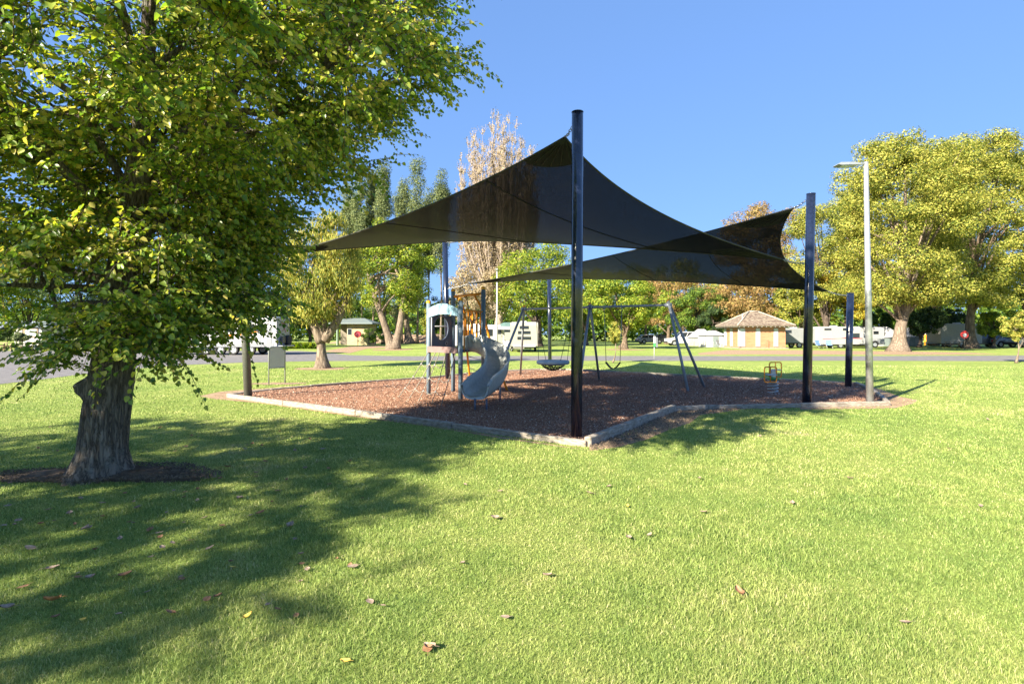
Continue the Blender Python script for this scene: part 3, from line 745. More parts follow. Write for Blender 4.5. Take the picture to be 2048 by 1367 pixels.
# slide: swept U-shaped chute with rolled rims, turning right then back
cl = curve([Vector((-1.0, 13.78, 1.24)), Vector((-.80, 13.70, 1.20)), Vector((-.52, 13.52, 1.02)), Vector((-.36, 13.15, .80)), Vector((-.36, 12.72, .60)), Vector((-.47, 12.30, .45)), Vector((-.62, 11.95, .36)), Vector((-.70, 11.72, .33)), Vector((-.78, 11.50, .31))], 9)
def chute(cl):
    prof = []  # (lateral, height) outline of a thick U with rolled lips
    W2, H_ = .24, .30
    inner = [(-W2, H_), (-W2 + .01, .12), (-W2 + .05, .03), (-.1, 0.0), (.1, 0.0), (W2 - .05, .03), (W2 - .01, .12), (W2, H_)]
    outer = [(W2 + .035, H_ + .02), (W2 + .06, H_ - .005), (W2 + .045, H_ - .05), (W2 + .02, .08), (W2 - .05, -.05), (.1, -.075), (-.1, -.075), (-W2 + .05, -.05), (-W2 - .02, .08), (-W2 - .045, H_ - .05), (-W2 - .06, H_ - .005), (-W2 - .035, H_ + .02)]
    prof = inner + outer; n = len(prof); vs = []; m_ = len(cl)
    for i, p in enumerate(cl):
        t = (cl[min(i + 1, m_ - 1)] - cl[max(i - 1, 0)]); th = Vector((t.x, t.y, 0)).normalized(); sd_ = Vector((th.y, -th.x, 0))
        u = i / (m_ - 1)
        flare = 1.0 + .12 * max(0, (u - .8) / .2)
        hk = (1.0 + .25 * math.sin(math.pi * u)) if u < .86 else (1.0 - 0.30 * ((u - .86) / .14) ** 2)
        for (a, h) in prof:
            vs.append(p + sd_ * a * flare + Vector((0, 0, h * (hk if h > .05 else 1))))
    fs = []
    for i in range(m_ - 1):
        for k in range(n): fs.append((i * n + k, i * n + (k + 1) % n, (i + 1) * n + (k + 1) % n, (i + 1) * n + k))
    fs.append(tuple(range(n))); fs.append(tuple((m_ - 1) * n + k for k in range(n - 1, -1, -1)))
    return MB().add(vs, fs, True)
sl = chute(cl).build('slide', M['slide'], tw)
for s_ in (-1, 1):
    ho = MB()
    p = Vector((-1.0, 13.78, 1.2)) + Vector((.46, .89, 0)).normalized() * (.27 * s_)
    ho.tube([p + Vector((0, 0, -.02)), p + Vector((.01, 0, .33)), p + Vector((.12, -.06, .37)), p + Vector((.2, -.1, .2))], [.05, .055, .05, .04], 10)
    ho.build('slide_entry', M['slide'], sl)
for (px, py) in ((950, 822), (973, 822), (1000, 803)):
    x, y = G(px, py)
    MB().tube([(x, y, -.05), (x, y, .26 if py > 810 else .42)], .022, 10).build('slide_leg', M['navy'], sl)

# ------------------------------------------------------------------ swing set
BH = 2.45
LT = Vector(W(1048, 0, 18.7)); LT.z = BH
RT = Vector((4.56, 16.05, BH)); 
def onbeam(px):
    k = (px - CX) / F; t = (k * LT.y - LT.x) / ((RT.x - LT.x) - k * (RT.y - LT.y)); return lerp(LT, RT, t)
MT = onbeam(1180)
sw = thing('swing_frame', 'long grey steel swing frame with three A-shaped supports', 'swing frame', (MT.x, MT.y, 0))
MB().tube([LT + Vector((0, 0, .0)), RT], .036, 12).build('top_beam', M['swingpaint'], sw)
def aframe(T, f1, f2, nm='support_leg'):
    for k, fp in enumerate((f1, f2)):
        fx = Vector((fp[0], fp[1], -.05)); tp = T + (Vector((fx.x - T.x, fx.y - T.y, 0))).normalized() * .05
        tp = tp + (tp - fx).normalized() * .14
        MB().tube([fx, tp], .040, 12).build('leg', M['swingpaint'], sw)
    ax = (RT - LT).normalized()
    MB().tube([T - ax * .1, T + ax * .1], .062, 12).build('bracket', M['swingpaint'], sw)
    for fp in (f1, f2):
        tp = T + Vector((fp[0] - T.x, fp[1] - T.y, 0)).normalized() * .05; dd = (tp - Vector((fp[0], fp[1], 0))).normalized()
        MB().sphere(tp + dd * .15, (.046, .046, .04), 10, 6).build('cap', M['yellowcap'], sw)
aframe(LT, G(1040.6, 749.5), (-.62, 16.6))
aframe(MT, G(1199, 760.5), (1.75, 14.7))
aframe(RT, G(1377.5, 784.6), G(1410.4, 775))
bs = thing('belt_swing', 'black belt swing seat hanging on two chains from the swing frame', 'swing', (onbeam(1226).x, onbeam(1226).y, .6))
a = onbeam(1208.7); b = onbeam(1243.5); zb = .66
a2 = lerp(a, b, .10); b2 = lerp(a, b, .90)
for p, q in ((a, a2), (b, b2)):
    MB().tube([p + Vector((0, 0, -.10)), Vector((q.x, q.y, zb + .06))], .0095, 6).build('chain', M['steel'], bs)
    MB().ring(p - Vector((0, 0, .04)), .045, .012, (RT - LT), 16, 6).build('hanger', M['swingpaint'], bs)
ax = (RT - LT).normalized(); nn = Vector((-ax.y, ax.x, 0)); v = []; f = []
for i in range(13):
    t = i / 12; p = lerp(a2, b2, t); z = zb + .06 - .19 * math.sin(math.pi * t)
    for s_, dz in ((-1, 0), (1, 0), (1, .018), (-1, .018)): v.append((p.x + nn.x * .075 * s_, p.y + nn.y * .075 * s_, z + dz))
for i in range(12):
    for k in range(4): f.append((i * 4 + k, (i + 1) * 4 + k, (i + 1) * 4 + (k + 1) % 4, i * 4 + (k + 1) % 4))
f += [(0, 1, 2, 3), (51, 50, 49, 48)]
MB().add(v, f, True).build('seat', M['black'], bs)
nc = Vector(W(1106, 724, onbeam(1106).y)); nsw = thing('basket_swing', 'round pale blue basket swing with black rope net', 'swing', nc)
MB().ring(nc, .48, .068, (0, 0, 1), 40, 12).build('ring', M['nest'], nsw)
nb = MB()
for k in range(20):
    a = 2 * math.pi * k / 20; e = nc + Vector((math.cos(a) * .47, math.sin(a) * .47, 0))
    pts = [e, nc + Vector((math.cos(a + .3) * .30, math.sin(a + .3) * .30, -.17)), nc + Vector((math.cos(a + .5) * .08, math.sin(a + .5) * .08, -.27))]
    nb.tube(curve(pts, 4), .009, 5)
    pts = [e, nc + Vector((math.cos(a - .3) * .30, math.sin(a - .3) * .30, -.17)), nc + Vector((math.cos(a - .5) * .08, math.sin(a - .5) * .08, -.27))]
    nb.tube(curve(pts, 4), .009, 5)
for rr, zz in ((.40, -.08), (.30, -.17), (.18, -.24), (.08, -.27)): nb.ring(nc + Vector((0, 0, zz)), rr, .011, n=28, m=5)
nb.build('net', M['black'], nsw)
for px, s_ in ((1072, -1), (1145, 1)):
    h = onbeam(px)
    MB().ring(h - Vector((0, 0, .04)), .045, .012, (RT - LT), 16, 6).build('hanger', M['swingpaint'], nsw)
    for an in (-.55, .55):
        e = nc + ax * (s_ * .47 * math.cos(an)) + nn * (.47 * math.sin(an)) + Vector((0, 0, .05))
        MB().tube([h - Vector((0, 0, .08)), e], .009, 6).build('rope', M['darkrope'], nsw)

# ------------------------------------------------------------------ spring rocker
rx, ry = G(1546, 788)
rk = thing('spring_rocker', 'small spring rocker with orange looped seats near the back of the bark bed', 'spring rocker', (rx, ry, 0))
def yy(px, py, Y): return Vector(W(px, py, Y))
sp = MB(); pts = []
for k in range(90):
    t = k / 89; a = t * 2 * math.pi * 4.5; pts.append((rx + .12 * math.cos(a), ry + .12 * math.sin(a), .02 + .36 * t))
sp.tube(pts, .019, 7); sp.build('spring', M['galv'], rk)
MB().tube([(rx, ry, 0), (rx, ry, .035)], .16, 18).build('base_plate', M['galv'], rk)
MB().box((rx, ry, .41), (.26, .20, .05), bev=.015).build('top_plate', M['green'], rk)
b_ = MB().prism([(-.16, .0), (.16, .0), (.20, .12), (.09, .24), (.02, .17), (-.08, .23), (-.20, .12)], 'y', -.02, .02)
m_ = Matrix.Rotation(R(48), 3, 'Z'); b_.v = [tuple(m_ @ Vector(q) + Vector((rx, ry, .42))) for q in b_.v]; b_.build('side_board', M['white'], rk)
for (c0, sgn) in ((Vector((-.17, -.22, 0)), -1), (Vector((.17, .22, 0)), 1)):
    base = Vector((rx, ry, .40 if sgn < 0 else .50)) + c0
    u = Vector((1, .12, 0)).normalized(); w_ = .17; h_ = .40; rr = .05; lp_ = []
    for (cx_, cz_, a0) in ((w_ - rr, h_ - rr, 0), (-w_ + rr, h_ - rr, 90), (-w_ + rr, rr, 180), (w_ - rr, rr, 270)):
        for k in range(5):
            a = R(a0 + 22.5 * k); lp_.append(base + u * (cx_ + rr * math.cos(a)) + Vector((0, 0, cz_ + rr * math.sin(a) - .06)))
    lp_.append(lp_[0])
    q = MB().tube(lp_, .016, 7, cap=False); q.tube([base + Vector((0, 0, .34)), base + Vector((0, 0, -.06))], .012, 6); q.build('seat_loop', M['orange'], rk)
    MB().box(base + Vector((0, sgn * .02, .14)), (.25, .20, .025), bev=.01).build('seat', M['nest'], rk)
MB().tube([(rx - .15, ry - .2, .44), (rx + .15, ry + .2, .46)], .03, 8).build('crossbar', M['green'], rk)

# ------------------------------------------------------------------ sign board by the bed
sx1, sy1 = G(537.5, 768.5); sx2, sy2 = G(570, 766)
sg = thing('notice_board', 'blank notice board in rounded grey frame on two legs, left of the bark bed', 'sign', ((sx1 + sx2) / 2, (sy1 + sy2) / 2, 0))
a = Vector((sx1, sy1, 0)); b = Vector((sx2, sy2, 0)); d = (b - a).normalized(); Ls = (b - a).length; zt = 1.19; rr = .10
pts = [a - Vector((0, 0, .05)), a + Vector((0, 0, zt - rr))]
for k in range(1, 7):
    an = R(180 - 15 * k); pts.append(a + d * (rr + rr * math.cos(an)) + Vector((0, 0, zt - rr + rr * math.sin(an))))
for k in range(7):
    an = R(90 - 15 * k); pts.append(b - d * (rr - rr * math.cos(an)) + Vector((0, 0, zt - rr + rr * math.sin(an))))
pts.append(b - Vector((0, 0, .05)))
MB().tube(pts, .021, 10).build('frame', M['signframe'], sg)
o_ = [(.02, .52), (Ls - .02, .52), (Ls - .02, zt - .10)] + [(Ls - .10 + .08 * math.cos(R(k * 18)), zt - .10 + .08 * math.sin(R(k * 18))) for k in range(1, 6)] + [(.10 - .08 * math.sin(R(k * 18)), zt - .10 + .08 * math.cos(R(k * 18))) for k in range(0, 6)]
nn2 = Vector((d.y, -d.x, 0)); n = len(o_)
vs = [a + d * s + nn2 * t + Vector((0, 0, z)) for t in (-.008, .008) for s, z in o_]
MB().add(vs, [(i, (i + 1) % n, n + (i + 1) % n, n + i) for i in range(n)] + [tuple(range(n - 1, -1, -1)), tuple(range(n, 2 * n))]).build('panel', M['signface'], sg)
MB().tube([a + Vector((0, 0, .52)), b + Vector((0, 0, .52))], .017, 8).build('lower_rail', M['signframe'], sg)
# ------------------------------------------------------------------ the big near tree
LIN = leaf_mat('lime_leaves', [(.095, .185, .040), (.18, .29, .052), (.30, .39, .066), (.45, .48, .085), (.60, .50, .14)], trans=.48, clump=.45, rough=.36, spec=.6, cscale=.9)
def leaves_np(base, dirv, nrm, Ls, Ws, fold=0.25):
    """folded, pointed leaves: two quads each"""
    d = dirv / np.linalg.norm(dirv, axis=1)[:, None]
    s = np.cross(d, nrm); s /= (np.linalg.norm(s, axis=1)[:, None] + 1e-9); n_ = np.cross(s, d)
    L1 = Ls[:, None]; W1 = Ws[:, None]; f = fold
    b = base; t = base + d * L1 - n_ * L1 * .12
    l1 = base + d * L1 * .22 + s * W1 * .46 + n_ * W1 * f; l2 = base + d * L1 * .62 + s * W1 * .40 + n_ * W1 * f * .6
    r1 = base + d * L1 * .22 - s * W1 * .46 + n_ * W1 * f; r2 = base + d * L1 * .62 - s * W1 * .40 + n_ * W1 * f * .6
    V = np.stack([b, l1, l2, t, r2, r1], 1).reshape(-1, 3)
    k = np.arange(len(b))[:, None] * 6
    F_ = np.concatenate([k + np.array([[0, 3, 2, 1]]), k + np.array([[0, 5, 4, 3]])], 1).ravel()
    return V, F_
ZR = [1.1, 1.4, 1.8, 2.3, 3.0, 3.9, 4.6, 5.2, 6.0, 7.5, 9.0, 10.6, 12.4]
RR = [0.2, 0.6, 1.05, 1.30, 1.55, 2.15, 2.75, 2.95, 3.1, 4.5, 4.4, 3.4, 1.4]
def big_tree(tx, ty, label, seed, n_cl, detail=True, rs=1.0, sprays=()):
    g = np.random.default_rng(seed); q = random.Random(seed)
    t = thing('broadleaf_tree', label, 'tree', (tx, ty, 0))
    # trunk profile (py, left px, right px) at 176 px/m
    prof = [(968, 122, 276), (955, 130, 268), (940, 140, 260), (920, 148, 258), (900, 155, 257), (850, 163, 260), (800, 172, 262), (750, 184, 265), (700, 195, 268), (640, 206, 272), (560, 218, 278), (480, 232, 288), (400, 246, 297), (300, 262, 308), (200, 272, 310), (60, 282, 312), (-120, 290, 312), (-350, 298, 312), (-560, 303, 308)]
    zs = [(950 - p[0]) / 176 for p in prof]; cx = [((p[1] + p[2]) / 2 - 199.5) / 176 for p in prof]; rr = [(p[2] - p[1]) / 352 for p in prof]
    nz, na = (150, 72) if detail else (40, 20)
    zz = np.linspace(zs[0], zs[-1], nz) if not detail else np.concatenate([np.linspace(zs[0], 2.2, 110), np.linspace(2.3, zs[-1], 40)])
    vs = []; 
    ph = g.uniform(0, 6.28, 8)
    for z in zz:
        c = np.interp(z, zs, cx); r0 = np.interp(z, zs, rr) * .90
        for k in range(na):
            a = 2 * math.pi * k / na
            ridge = 0.022 * abs(math.sin(11 * a + 1.3 * math.sin(z * 2.2 + ph[0]) + .5 * math.sin(5 * z))) + .012 * math.sin(23 * a + 2 * math.sin(z * 3.1) + ph[1]) + .008 * math.sin(37 * a + 9 * z)
            flare = max(0, (0.42 - z)) ** 1.6 * .35 * (max(0, math.sin(3 * a + .8)) + .6 * max(0, math.sin(5 * a + 2.1)))
            r = r0 * (1 + ridge * 2.2) + flare
            r += .035 * math.sin(2 * a + z * 1.3 + ph[2])* (r0 / .25)
            if detail:   # burl on the left
                da = math.atan2(math.sin(a - R(196)), math.cos(a - R(196))); e = (da * .30) ** 2 / .0062 + (z - 1.00) ** 2 / .011
                r += .19 * math.exp(-e) - .06 * math.exp(-((da * .3 - .02) ** 2 + (z - .985) ** 2) / .0012)
                da = math.atan2(math.sin(a - R(262)), math.cos(a - R(262))); r += .02 * math.exp(-((da * .3) ** 2 + (z - .08) ** 2) / .004)
            vs.append((tx + c + r * math.cos(a), ty + r * math.sin(a), z))
    m_ = len(zz); fs = [(i * na + k, i * na + (k + 1) % na, (i + 1) * na + (k + 1) % na, (i + 1) * na + k) for i in range(m_ - 1) for k in range(na)]
    mb = MB().add(vs, fs, True)
    def axis(z): return Vector((tx + float(np.interp(z, zs, cx)), ty, z))
    def Renv(z, az):
        r = np.interp(z, ZR, RR) * rs
        r *= 1 + .10 * math.sin(3 * az + ph[3] + z) + .07 * math.sin(5 * az + ph[4] - 2 * z)
        r *= 1 + .22 * max(0, -math.cos(az)) * (1 if z > 2.4 else 0)
        if z > 3.2 and r < 3.9: r += (3.9 - r) * max(0, math.cos(az + R(45))) ** 2 * min(1, (z - 3.2) / .8) * (1 if z < 9 else .3)
        r = min(r, 4.35 * rs)
        return r
    # clusters
    cl = []
    while len(cl) < n_cl:
        z = q.uniform(1.25, 12.2) if q.random() < .8 else q.uniform(1.25, 4.5); az = q.uniform(0, 2 * math.pi)
        if q.random() > np.interp(z, ZR, RR) / 4.6 + .12: continue
        r = Renv(z, az) * (q.uniform(.0, 1) ** .5) * .96
        if r < .45 and z < 4: continue
        if detail and z < 1.75 and r > .75: continue
        if detail and z < 2.2 and (tx + r * math.cos(az)) / (ty + r * math.sin(az)) < -.73: continue
        if detail and z < 2.5 and r * math.cos(az) < -.55: continue
        cl.append(Vector((tx + np.interp(z, zs, cx) + r * math.cos(az), ty + r * math.sin(az), z)))
    for (px, py, dep) in sprays: cl.append(Vector(W(px, py, dep)))
    # limbs
    limbs = []; nl = 30
    for k in range(nl):
        z0 = 1.55 + 6.2 * (k / nl) ** 1.15; az = k * 2.4 + q.uniform(-.3, .3)
        z1 = min(9.8, z0 + q.uniform(.7, 2.4) * (1 if z0 > 2.3 else .55)); rad = Renv(z1, az) * .86
        a = axis(z0); b = Vector((tx + rad * math.cos(az), ty + rad * math.sin(az), z1))
        if z0 < 2.2: b.z = z0 + q.uniform(-.2, .5)
        m1 = lerp(a, b, .35) + Vector((q.uniform(-.2, .2), q.uniform(-.2, .2), .12 * (b - a).length)); m2 = lerp(a, b, .7) + Vector((q.uniform(-.2, .2), q.uniform(-.2, .2), .08 * (b - a).length))
        pts = curve([a, m1, m2, b], 5); r0 = .5 * float(np.interp(z0, zs, rr)) * (.75 if z0 < 3 else .62); r0 = min(r0, .085)
        limbs.append(pts); mb.tube(pts, [lerp(r0, .012, i / (len(pts) - 1)) for i in range(len(pts))], 8)
    for (zs0, tpx, r0) in ((3.45, ((420, 245), (500, 130), (560, 60)), .085), (3.3, ((440, 230), (560, 225), (650, 140)), .06), (3.2, ((400, 240), (520, 270), (700, 215)), .05)):
        if not detail: break
        pts = [axis(zs0)] + [Vector(W(px, py, 6.3 + .25 * i)) for i, (px, py) in enumerate(tpx)]
        pts = curve(pts, 5); limbs.append(pts); mb.tube(pts, [lerp(r0, .02, i / (len(pts) - 1)) for i in range(len(pts))], 9)
    LP_ = [p for l in limbs for p in l[3:]]; LPa = np.array([tuple(p) for p in LP_])
    B = []; Dv = []; Nn = []; LL = []
    camv = np.array([0, 0, 1.6])
    for c in cl:
        ca = np.array(tuple(c)); dd = np.linalg.norm(LPa - ca, axis=1) + .5 * np.maximum(0, LPa[:, 2] - ca[2]); j = int(np.argmin(dd)); a = LP_[j]
        ax_ = Vector((axis(c.z).x, ty, c.z)); outw = (c - ax_); outw.z = 0; outw = outw.normalized() if outw.length > .1 else Vector((1, 0, 0))
        mid = lerp(a, c, .5) + Vector((q.uniform(-.1, .1), q.uniform(-.1, .1), .08))
        if (c - a).length < 3.0: mb.tube(curve([a, mid, c], 3), [.018, .016, .014, .012, .010, .008, .007], 5, cap=False)
        nt_ = 14 if detail else 7
        for k in range(nt_):
            dr = Vector((g.normal(0, 1), g.normal(0, 1), g.normal(.05, .55))) * .75 + outw * .75; dr.normalize()
            ln = q.uniform(.35, .75); p0 = c + Vector((g.normal(0, .10), g.normal(0, .10), g.normal(0, .08)))
            p1 = p0 + dr * ln * .55 + Vector((0, 0, .02)); p2 = p0 + dr * ln + Vector((0, 0, -.10 * ln - .03))
            mb.tube([p0, p1, p2], [.006, .004, .002], 3, cap=False)
            nlv = 22 if detail else 13
            for i in range(nlv):
                u = (i + .6) / nlv; p = lerp(p0, p1, u / .55) if u < .55 else lerp(p1, p2, (u - .55) / .45)
                sd_ = Vector((-dr.y, dr.x, 0)) * (1 if i % 2 else -1)
                lv = dr * .6 + sd_ * q.uniform(.4, 1.1) + Vector((g.normal(0, .25), g.normal(0, .25), -q.uniform(.15, .85)))
                B.append((p.x + sd_.x * .02, p.y + sd_.y * .02, p.z + g.normal(0, .012))); Dv.append(tuple(lv)); Nn.append((g.normal(-.25, .75), g.normal(-.25, .75), 1)); LL.append(q.uniform(.033, .073) * (1 if detail else 1.7))
    mb.build('trunk', M['bark_near'], t)
    B = np.array(B); Dv = np.array(Dv); Nn = np.array(Nn); LL = np.array(LL)
    V, F_ = leaves_np(B, Dv, Nn, LL, LL * .86)
    npmesh('crown', V, F_, 4, LIN, t)
    if not detail: t.scale = (1, 1, .64)
    return t
big_tree(TX, TY, 'large leafy broadleaf tree with thick furrowed trunk on the left lawn', 5, 900,
   sprays=[(880, 120, 6.9), (830, 120, 6.8), (800, 160, 6.8), (770, 80, 6.7), (740, 170, 6.9), (760, 20, 6.6), (700, 230, 6.9), (660, 290, 6.8), (640, 200, 6.8), (700, 60, 6.6), (640, 340, 6.6), (500, 595, 6.5), (470, 610, 6.4), (640, 130, 6.8), (600, 260, 6.7), (600, 340, 6.6),
           (430, 620, 6.3), (330, 690, 6.0), (280, 690, 5.6), (240, 670, 5.5), (200, 680, 5.6), (150, 690, 5.9), (125, 720, 6.0), (160, 640, 5.7), (300, 640, 5.5), (350, 640, 5.7), (430, 620, 6), (500, 600, 6.1), (250, 610, 5.3), (60, 500, 5.6), (30, 540, 6.2)])
big_tree(-13.7, -2.1, 'leafy tree behind the photographer whose shadow darkens the lower left lawn', 15, 850, detail=False, rs=1.15)

# ------------------------------------------------------------------ background trees
def P3(*cols): return [tuple(c) for c in cols]
PAL = {
 'yellowgreen': P3((.045, .075, .018), (.14, .18, .030), (.27, .29, .045), (.385, .365, .07), (.46, .41, .10)),  # leaf tones, with clump shade and highlights put into the dark and pale ends
 'gold': P3((.17, .17, .025), (.36, .32, .035), (.54, .41, .045), (.62, .40, .07)),
 'green': P3((.035, .075, .018), (.075, .14, .025), (.14, .22, .03), (.22, .28, .04)),
 'fresh': P3((.06, .12, .02), (.14, .22, .025), (.26, .32, .035), (.38, .38, .05)),
 'dark': P3((.018, .038, .018), (.035, .065, .025), (.06, .10, .03), (.10, .15, .04)),
 'greyg': P3((.07, .10, .045), (.12, .16, .065), (.19, .23, .09), (.27, .29, .12)),
 'rust': P3((.12, .10, .04), (.25, .17, .065), (.36, .22, .09), (.36, .30, .09)),
 'tan': P3((.25, .20, .13), (.35, .28, .18), (.42, .345, .23), (.46, .36, .18)),
 'orangey': P3((.28, .24, .03), (.46, .33, .04), (.60, .38, .05), (.50, .42, .06)),
 'feather': P3((.10, .15, .03), (.24, .27, .05), (.38, .36, .07), (.46, .36, .08)),
}
LMAT = {k: leaf_mat('foliage_' + k, v, trans=.30, clump=.45, rough=.6, spec=.2, cscale=.35) for k, v in PAL.items()}
def tree(name, label, x, y, H, Rx, zb, pal, bark='bark_brown', n=9000, ls=.22, ncl=60, shape='round', trunk=None, r0=.3, stems=None, seed=None, droop=0, group=None, cat='tree', hz=.30, lim=14, Ry=None, cr=None, pn=3):
    seed = seed if seed is not None else int(abs(x * 131 + y * 17)) % 9999
    g = np.random.default_rng(seed); q = random.Random(seed)
    t = thing(name, label, cat, (x, y, 0), group)
    mb = MB(); top = Vector((x, y, zb + (H - zb) * .55))
    stems = stems or [[(0, 0, 0), (0.15, 0, zb * .6), (.1, 0, zb + (H - zb) * .5)]]
    tops = []
    for s_ in stems:
        pts = curve([Vector((x + a, y + b, c)) for a, b, c in s_], 5); m_ = len(pts)
        rad = [r0 * (1.0 + .75 * max(0, 1 - p.z / (.05 * H + .5)) ** 2) * (1 - .75 * i / (m_ - 1)) for i, p in enumerate(pts)]
        mb.tube(pts, rad, 12); tops.append(pts)
    Ry = Ry or Rx * .92
    C = []; ns = Rx * .0 + 1
    Hc = (H - zb)
    while len(C) < ncl:
        v = g.normal(0, 1, 3); v /= np.linalg.norm(v); rr = g.uniform(.25, 1) ** (.55 if shape != 'wide' else .32)
        v = v / (np.sum(np.abs(v) ** pn) ** (1 / pn)) * rr
        if shape == 'round': s = 1.0
        px, py, pz = v
        if shape == 'cone': k = 1 - .75 * (pz + 1) / 2; px *= k * 1.3; py *= k * 1.3
        if shape == 'wide': pz = pz if pz > -.85 else -.85 + (pz + .85) * .3
        if shape == 'column': px *= .9; py *= .9
        C.append((px, py, pz))
    C = np.array(C); C[:, 0] *= Rx * .9; C[:, 1] *= Ry * .9; C[:, 2] = zb + Hc * .5 + C[:, 2] * Hc * .5 * .88
    C[:, 0] += x + (stems[0][-1][0] if len(stems) == 1 else 0); C[:, 1] += y
    # clump sizes
    cs = g.uniform(.09, .26, ncl) * (Rx + Hc * .5) / 2 * 1.1
    if shape == 'column': cs = g.uniform(.5, .9, ncl) * Rx
    if shape == 'wide': cs = g.uniform(.75, 1.7, ncl)
    if cr: cs = g.uniform(cr[0], cr[1], ncl)
    for k in range(min(lim, ncl)):
        c = Vector(C[k]); st = tops[k % len(tops)]; a = st[int(len(st) * q.uniform(.45, .9))]
        if c.z < a.z - .5: a = st[int(len(st) * .4)]
        m1 = lerp(a, c, .5) + Vector((0, 0, .06 * (c - a).length))
        mb.tube(curve([a, m1, c], 4), [r0 * .32, r0 * .28, r0 * .24, r0 * .2, r0 * .17, r0 * .14, r0 * .1, r0 * .07, r0 * .05], 6, cap=False)
    mb.build('trunk', M[bark], t)
    idx = g.choice(ncl, n, p=cs ** 2 / (cs ** 2).sum())
    v = g.normal(0, 1, (n, 3)); v /= np.linalg.norm(v, axis=1)[:, None]
    rad = g.uniform(.45, 1, n) ** .5
    off = v * (rad * cs[idx])[:, None]; off[:, 2] *= (.72 if shape != 'wide' else .58)
    if shape == 'column': off[:, 2] *= 1.8
    P = C[idx] + off + g.normal(0, ls * .4, (n, 3))
    if droop: P[:, 2] -= np.abs(g.normal(0, droop, n))
    low = P[:, 2] < zb * .7; P[low, 2] = zb * .7 + g.uniform(0, .5, low.sum()) 
    # leaf tufts: quads roughly facing outward/up
    nrm = v + np.array([0, 0, .35]) + g.normal(0, .3, (n, 3)); nrm /= np.linalg.norm(nrm, axis=1)[:, None]
    a = np.cross(nrm, g.normal(0, 1, (n, 3))); a /= np.linalg.norm(a, axis=1)[:, None]; b = np.cross(nrm, a)
    if droop: a = np.stack([g.normal(0, .3, n), g.normal(0, .3, n), -np.ones(n)], 1); b = np.cross(nrm, a); b /= (np.linalg.norm(b, axis=1)[:, None] + 1e-6)
    s1 = (ls * g.uniform(.6, 1.3, n))[:, None]; s2 = s1 * g.uniform(.35, .7, n)[:, None] * (.5 if droop else 1)
    V = np.stack([P - a * s1 * .5, P + b * s2 * .5 + a * s1 * .05, P + a * s1 * .55 + nrm * s1 * .1, P - b * s2 * .5 - a * s1 * .03], 1).reshape(-1, 3)
    npmesh('crown', V, np.arange(4 * n), 4, LMAT[pal], t)
    return t
def px_tree(name, label, px, Y, toppx, halfw, zbpx, pal, **kw):
    x = (px - CX) / F * Y; H = CH + (HZ - toppx) / F * Y; Rr = halfw / F * Y; zb = max(.3, CH + (HZ - zbpx) / F * Y)
    return tree(name, label, x, Y, H, Rr, zb, pal, **kw)
# left group
px_tree('feathery_tree', 'golden green feathery tree with fluted pale trunk on the lawn left of the climbing tower', 645, 25.9, 412, 88, 655, 'feather', bark='bark_pale', n=30000, ls=.15, ncl=120, r0=.25, cr=(.22, .62), pn=2, lim=24,
        stems=[[(0, 0, -.1), (-.05, 0, 1.4), (.15, .1, 3.0), (.5, 0, 5.6)], [(-.05, 0, 1.2), (-.5, -.1, 2.2), (-1.25, -.2, 3.05)], [(.1, 0, 1.3), (.9, 0, 2.6), (1.5, .3, 4.4)]], droop=.22)
px_tree('broad_tree', 'yellow green tree with two splayed pale trunks behind the road, right of the brick block', 785, 59, 425, 100, 640, 'fresh', bark='bark_pale', n=30000, ls=.22, ncl=120, r0=.5, cr=(.5, 1.25), pn=2, lim=24,
        stems=[[(0, 0, -.1), (-.7, 0, 2.2), (-2.2, 0, 6.5), (-2.8, 0, 9)], [(.2, 0, .0), (.75, 0, 2.2), (1.4, 0, 6.5), (2.2, 0, 9.5)]])
px_tree('broad_tree', 'tree with twin whitish trunks further back beside the embankment', 803, 92, 520, 60, 655, 'greyg', bark='bark_pale', n=9000, ls=.3, ncl=50, r0=.75,
        stems=[[(-.8, 0, -.1), (-.5, 0, 3), (-.3, 0, 8)], [(1.3, 0, -.1), (.9, 0, 3), (.7, 0, 8)]])
for k, (px, tp, hw, Y) in enumerate(((700, 350, 17, 96), (722, 318, 15, 92), (745, 332, 15, 95), (766, 312, 14, 90), (803, 345, 15, 96), (834, 310, 17, 92), (881, 322, 17, 93), (856, 372, 15, 97))):
    lab = ['faintest poplar, farthest left of the row and half behind the leafy branches', 'slim poplar second from the left in the row behind the feathery tree', 'grey green poplar third from the left in the tall row', 'tall poplar just left of the gap in the row', 'lower leaning poplar filling the gap of the row', 'tallest dense poplar right of the gap in the row', 'narrow poplar at the right end of the row beside the tan bare-topped tree', 'lower poplar tucked behind the two on the right of the row'][k]
    px_tree('poplar', lab, px, Y, tp, hw, 560, 'greyg', n=16000, ls=.26, ncl=70, shape='column', r0=.22, bark='bark_pale', group='row of poplars beyond the park', seed=40 + k, lim=8)
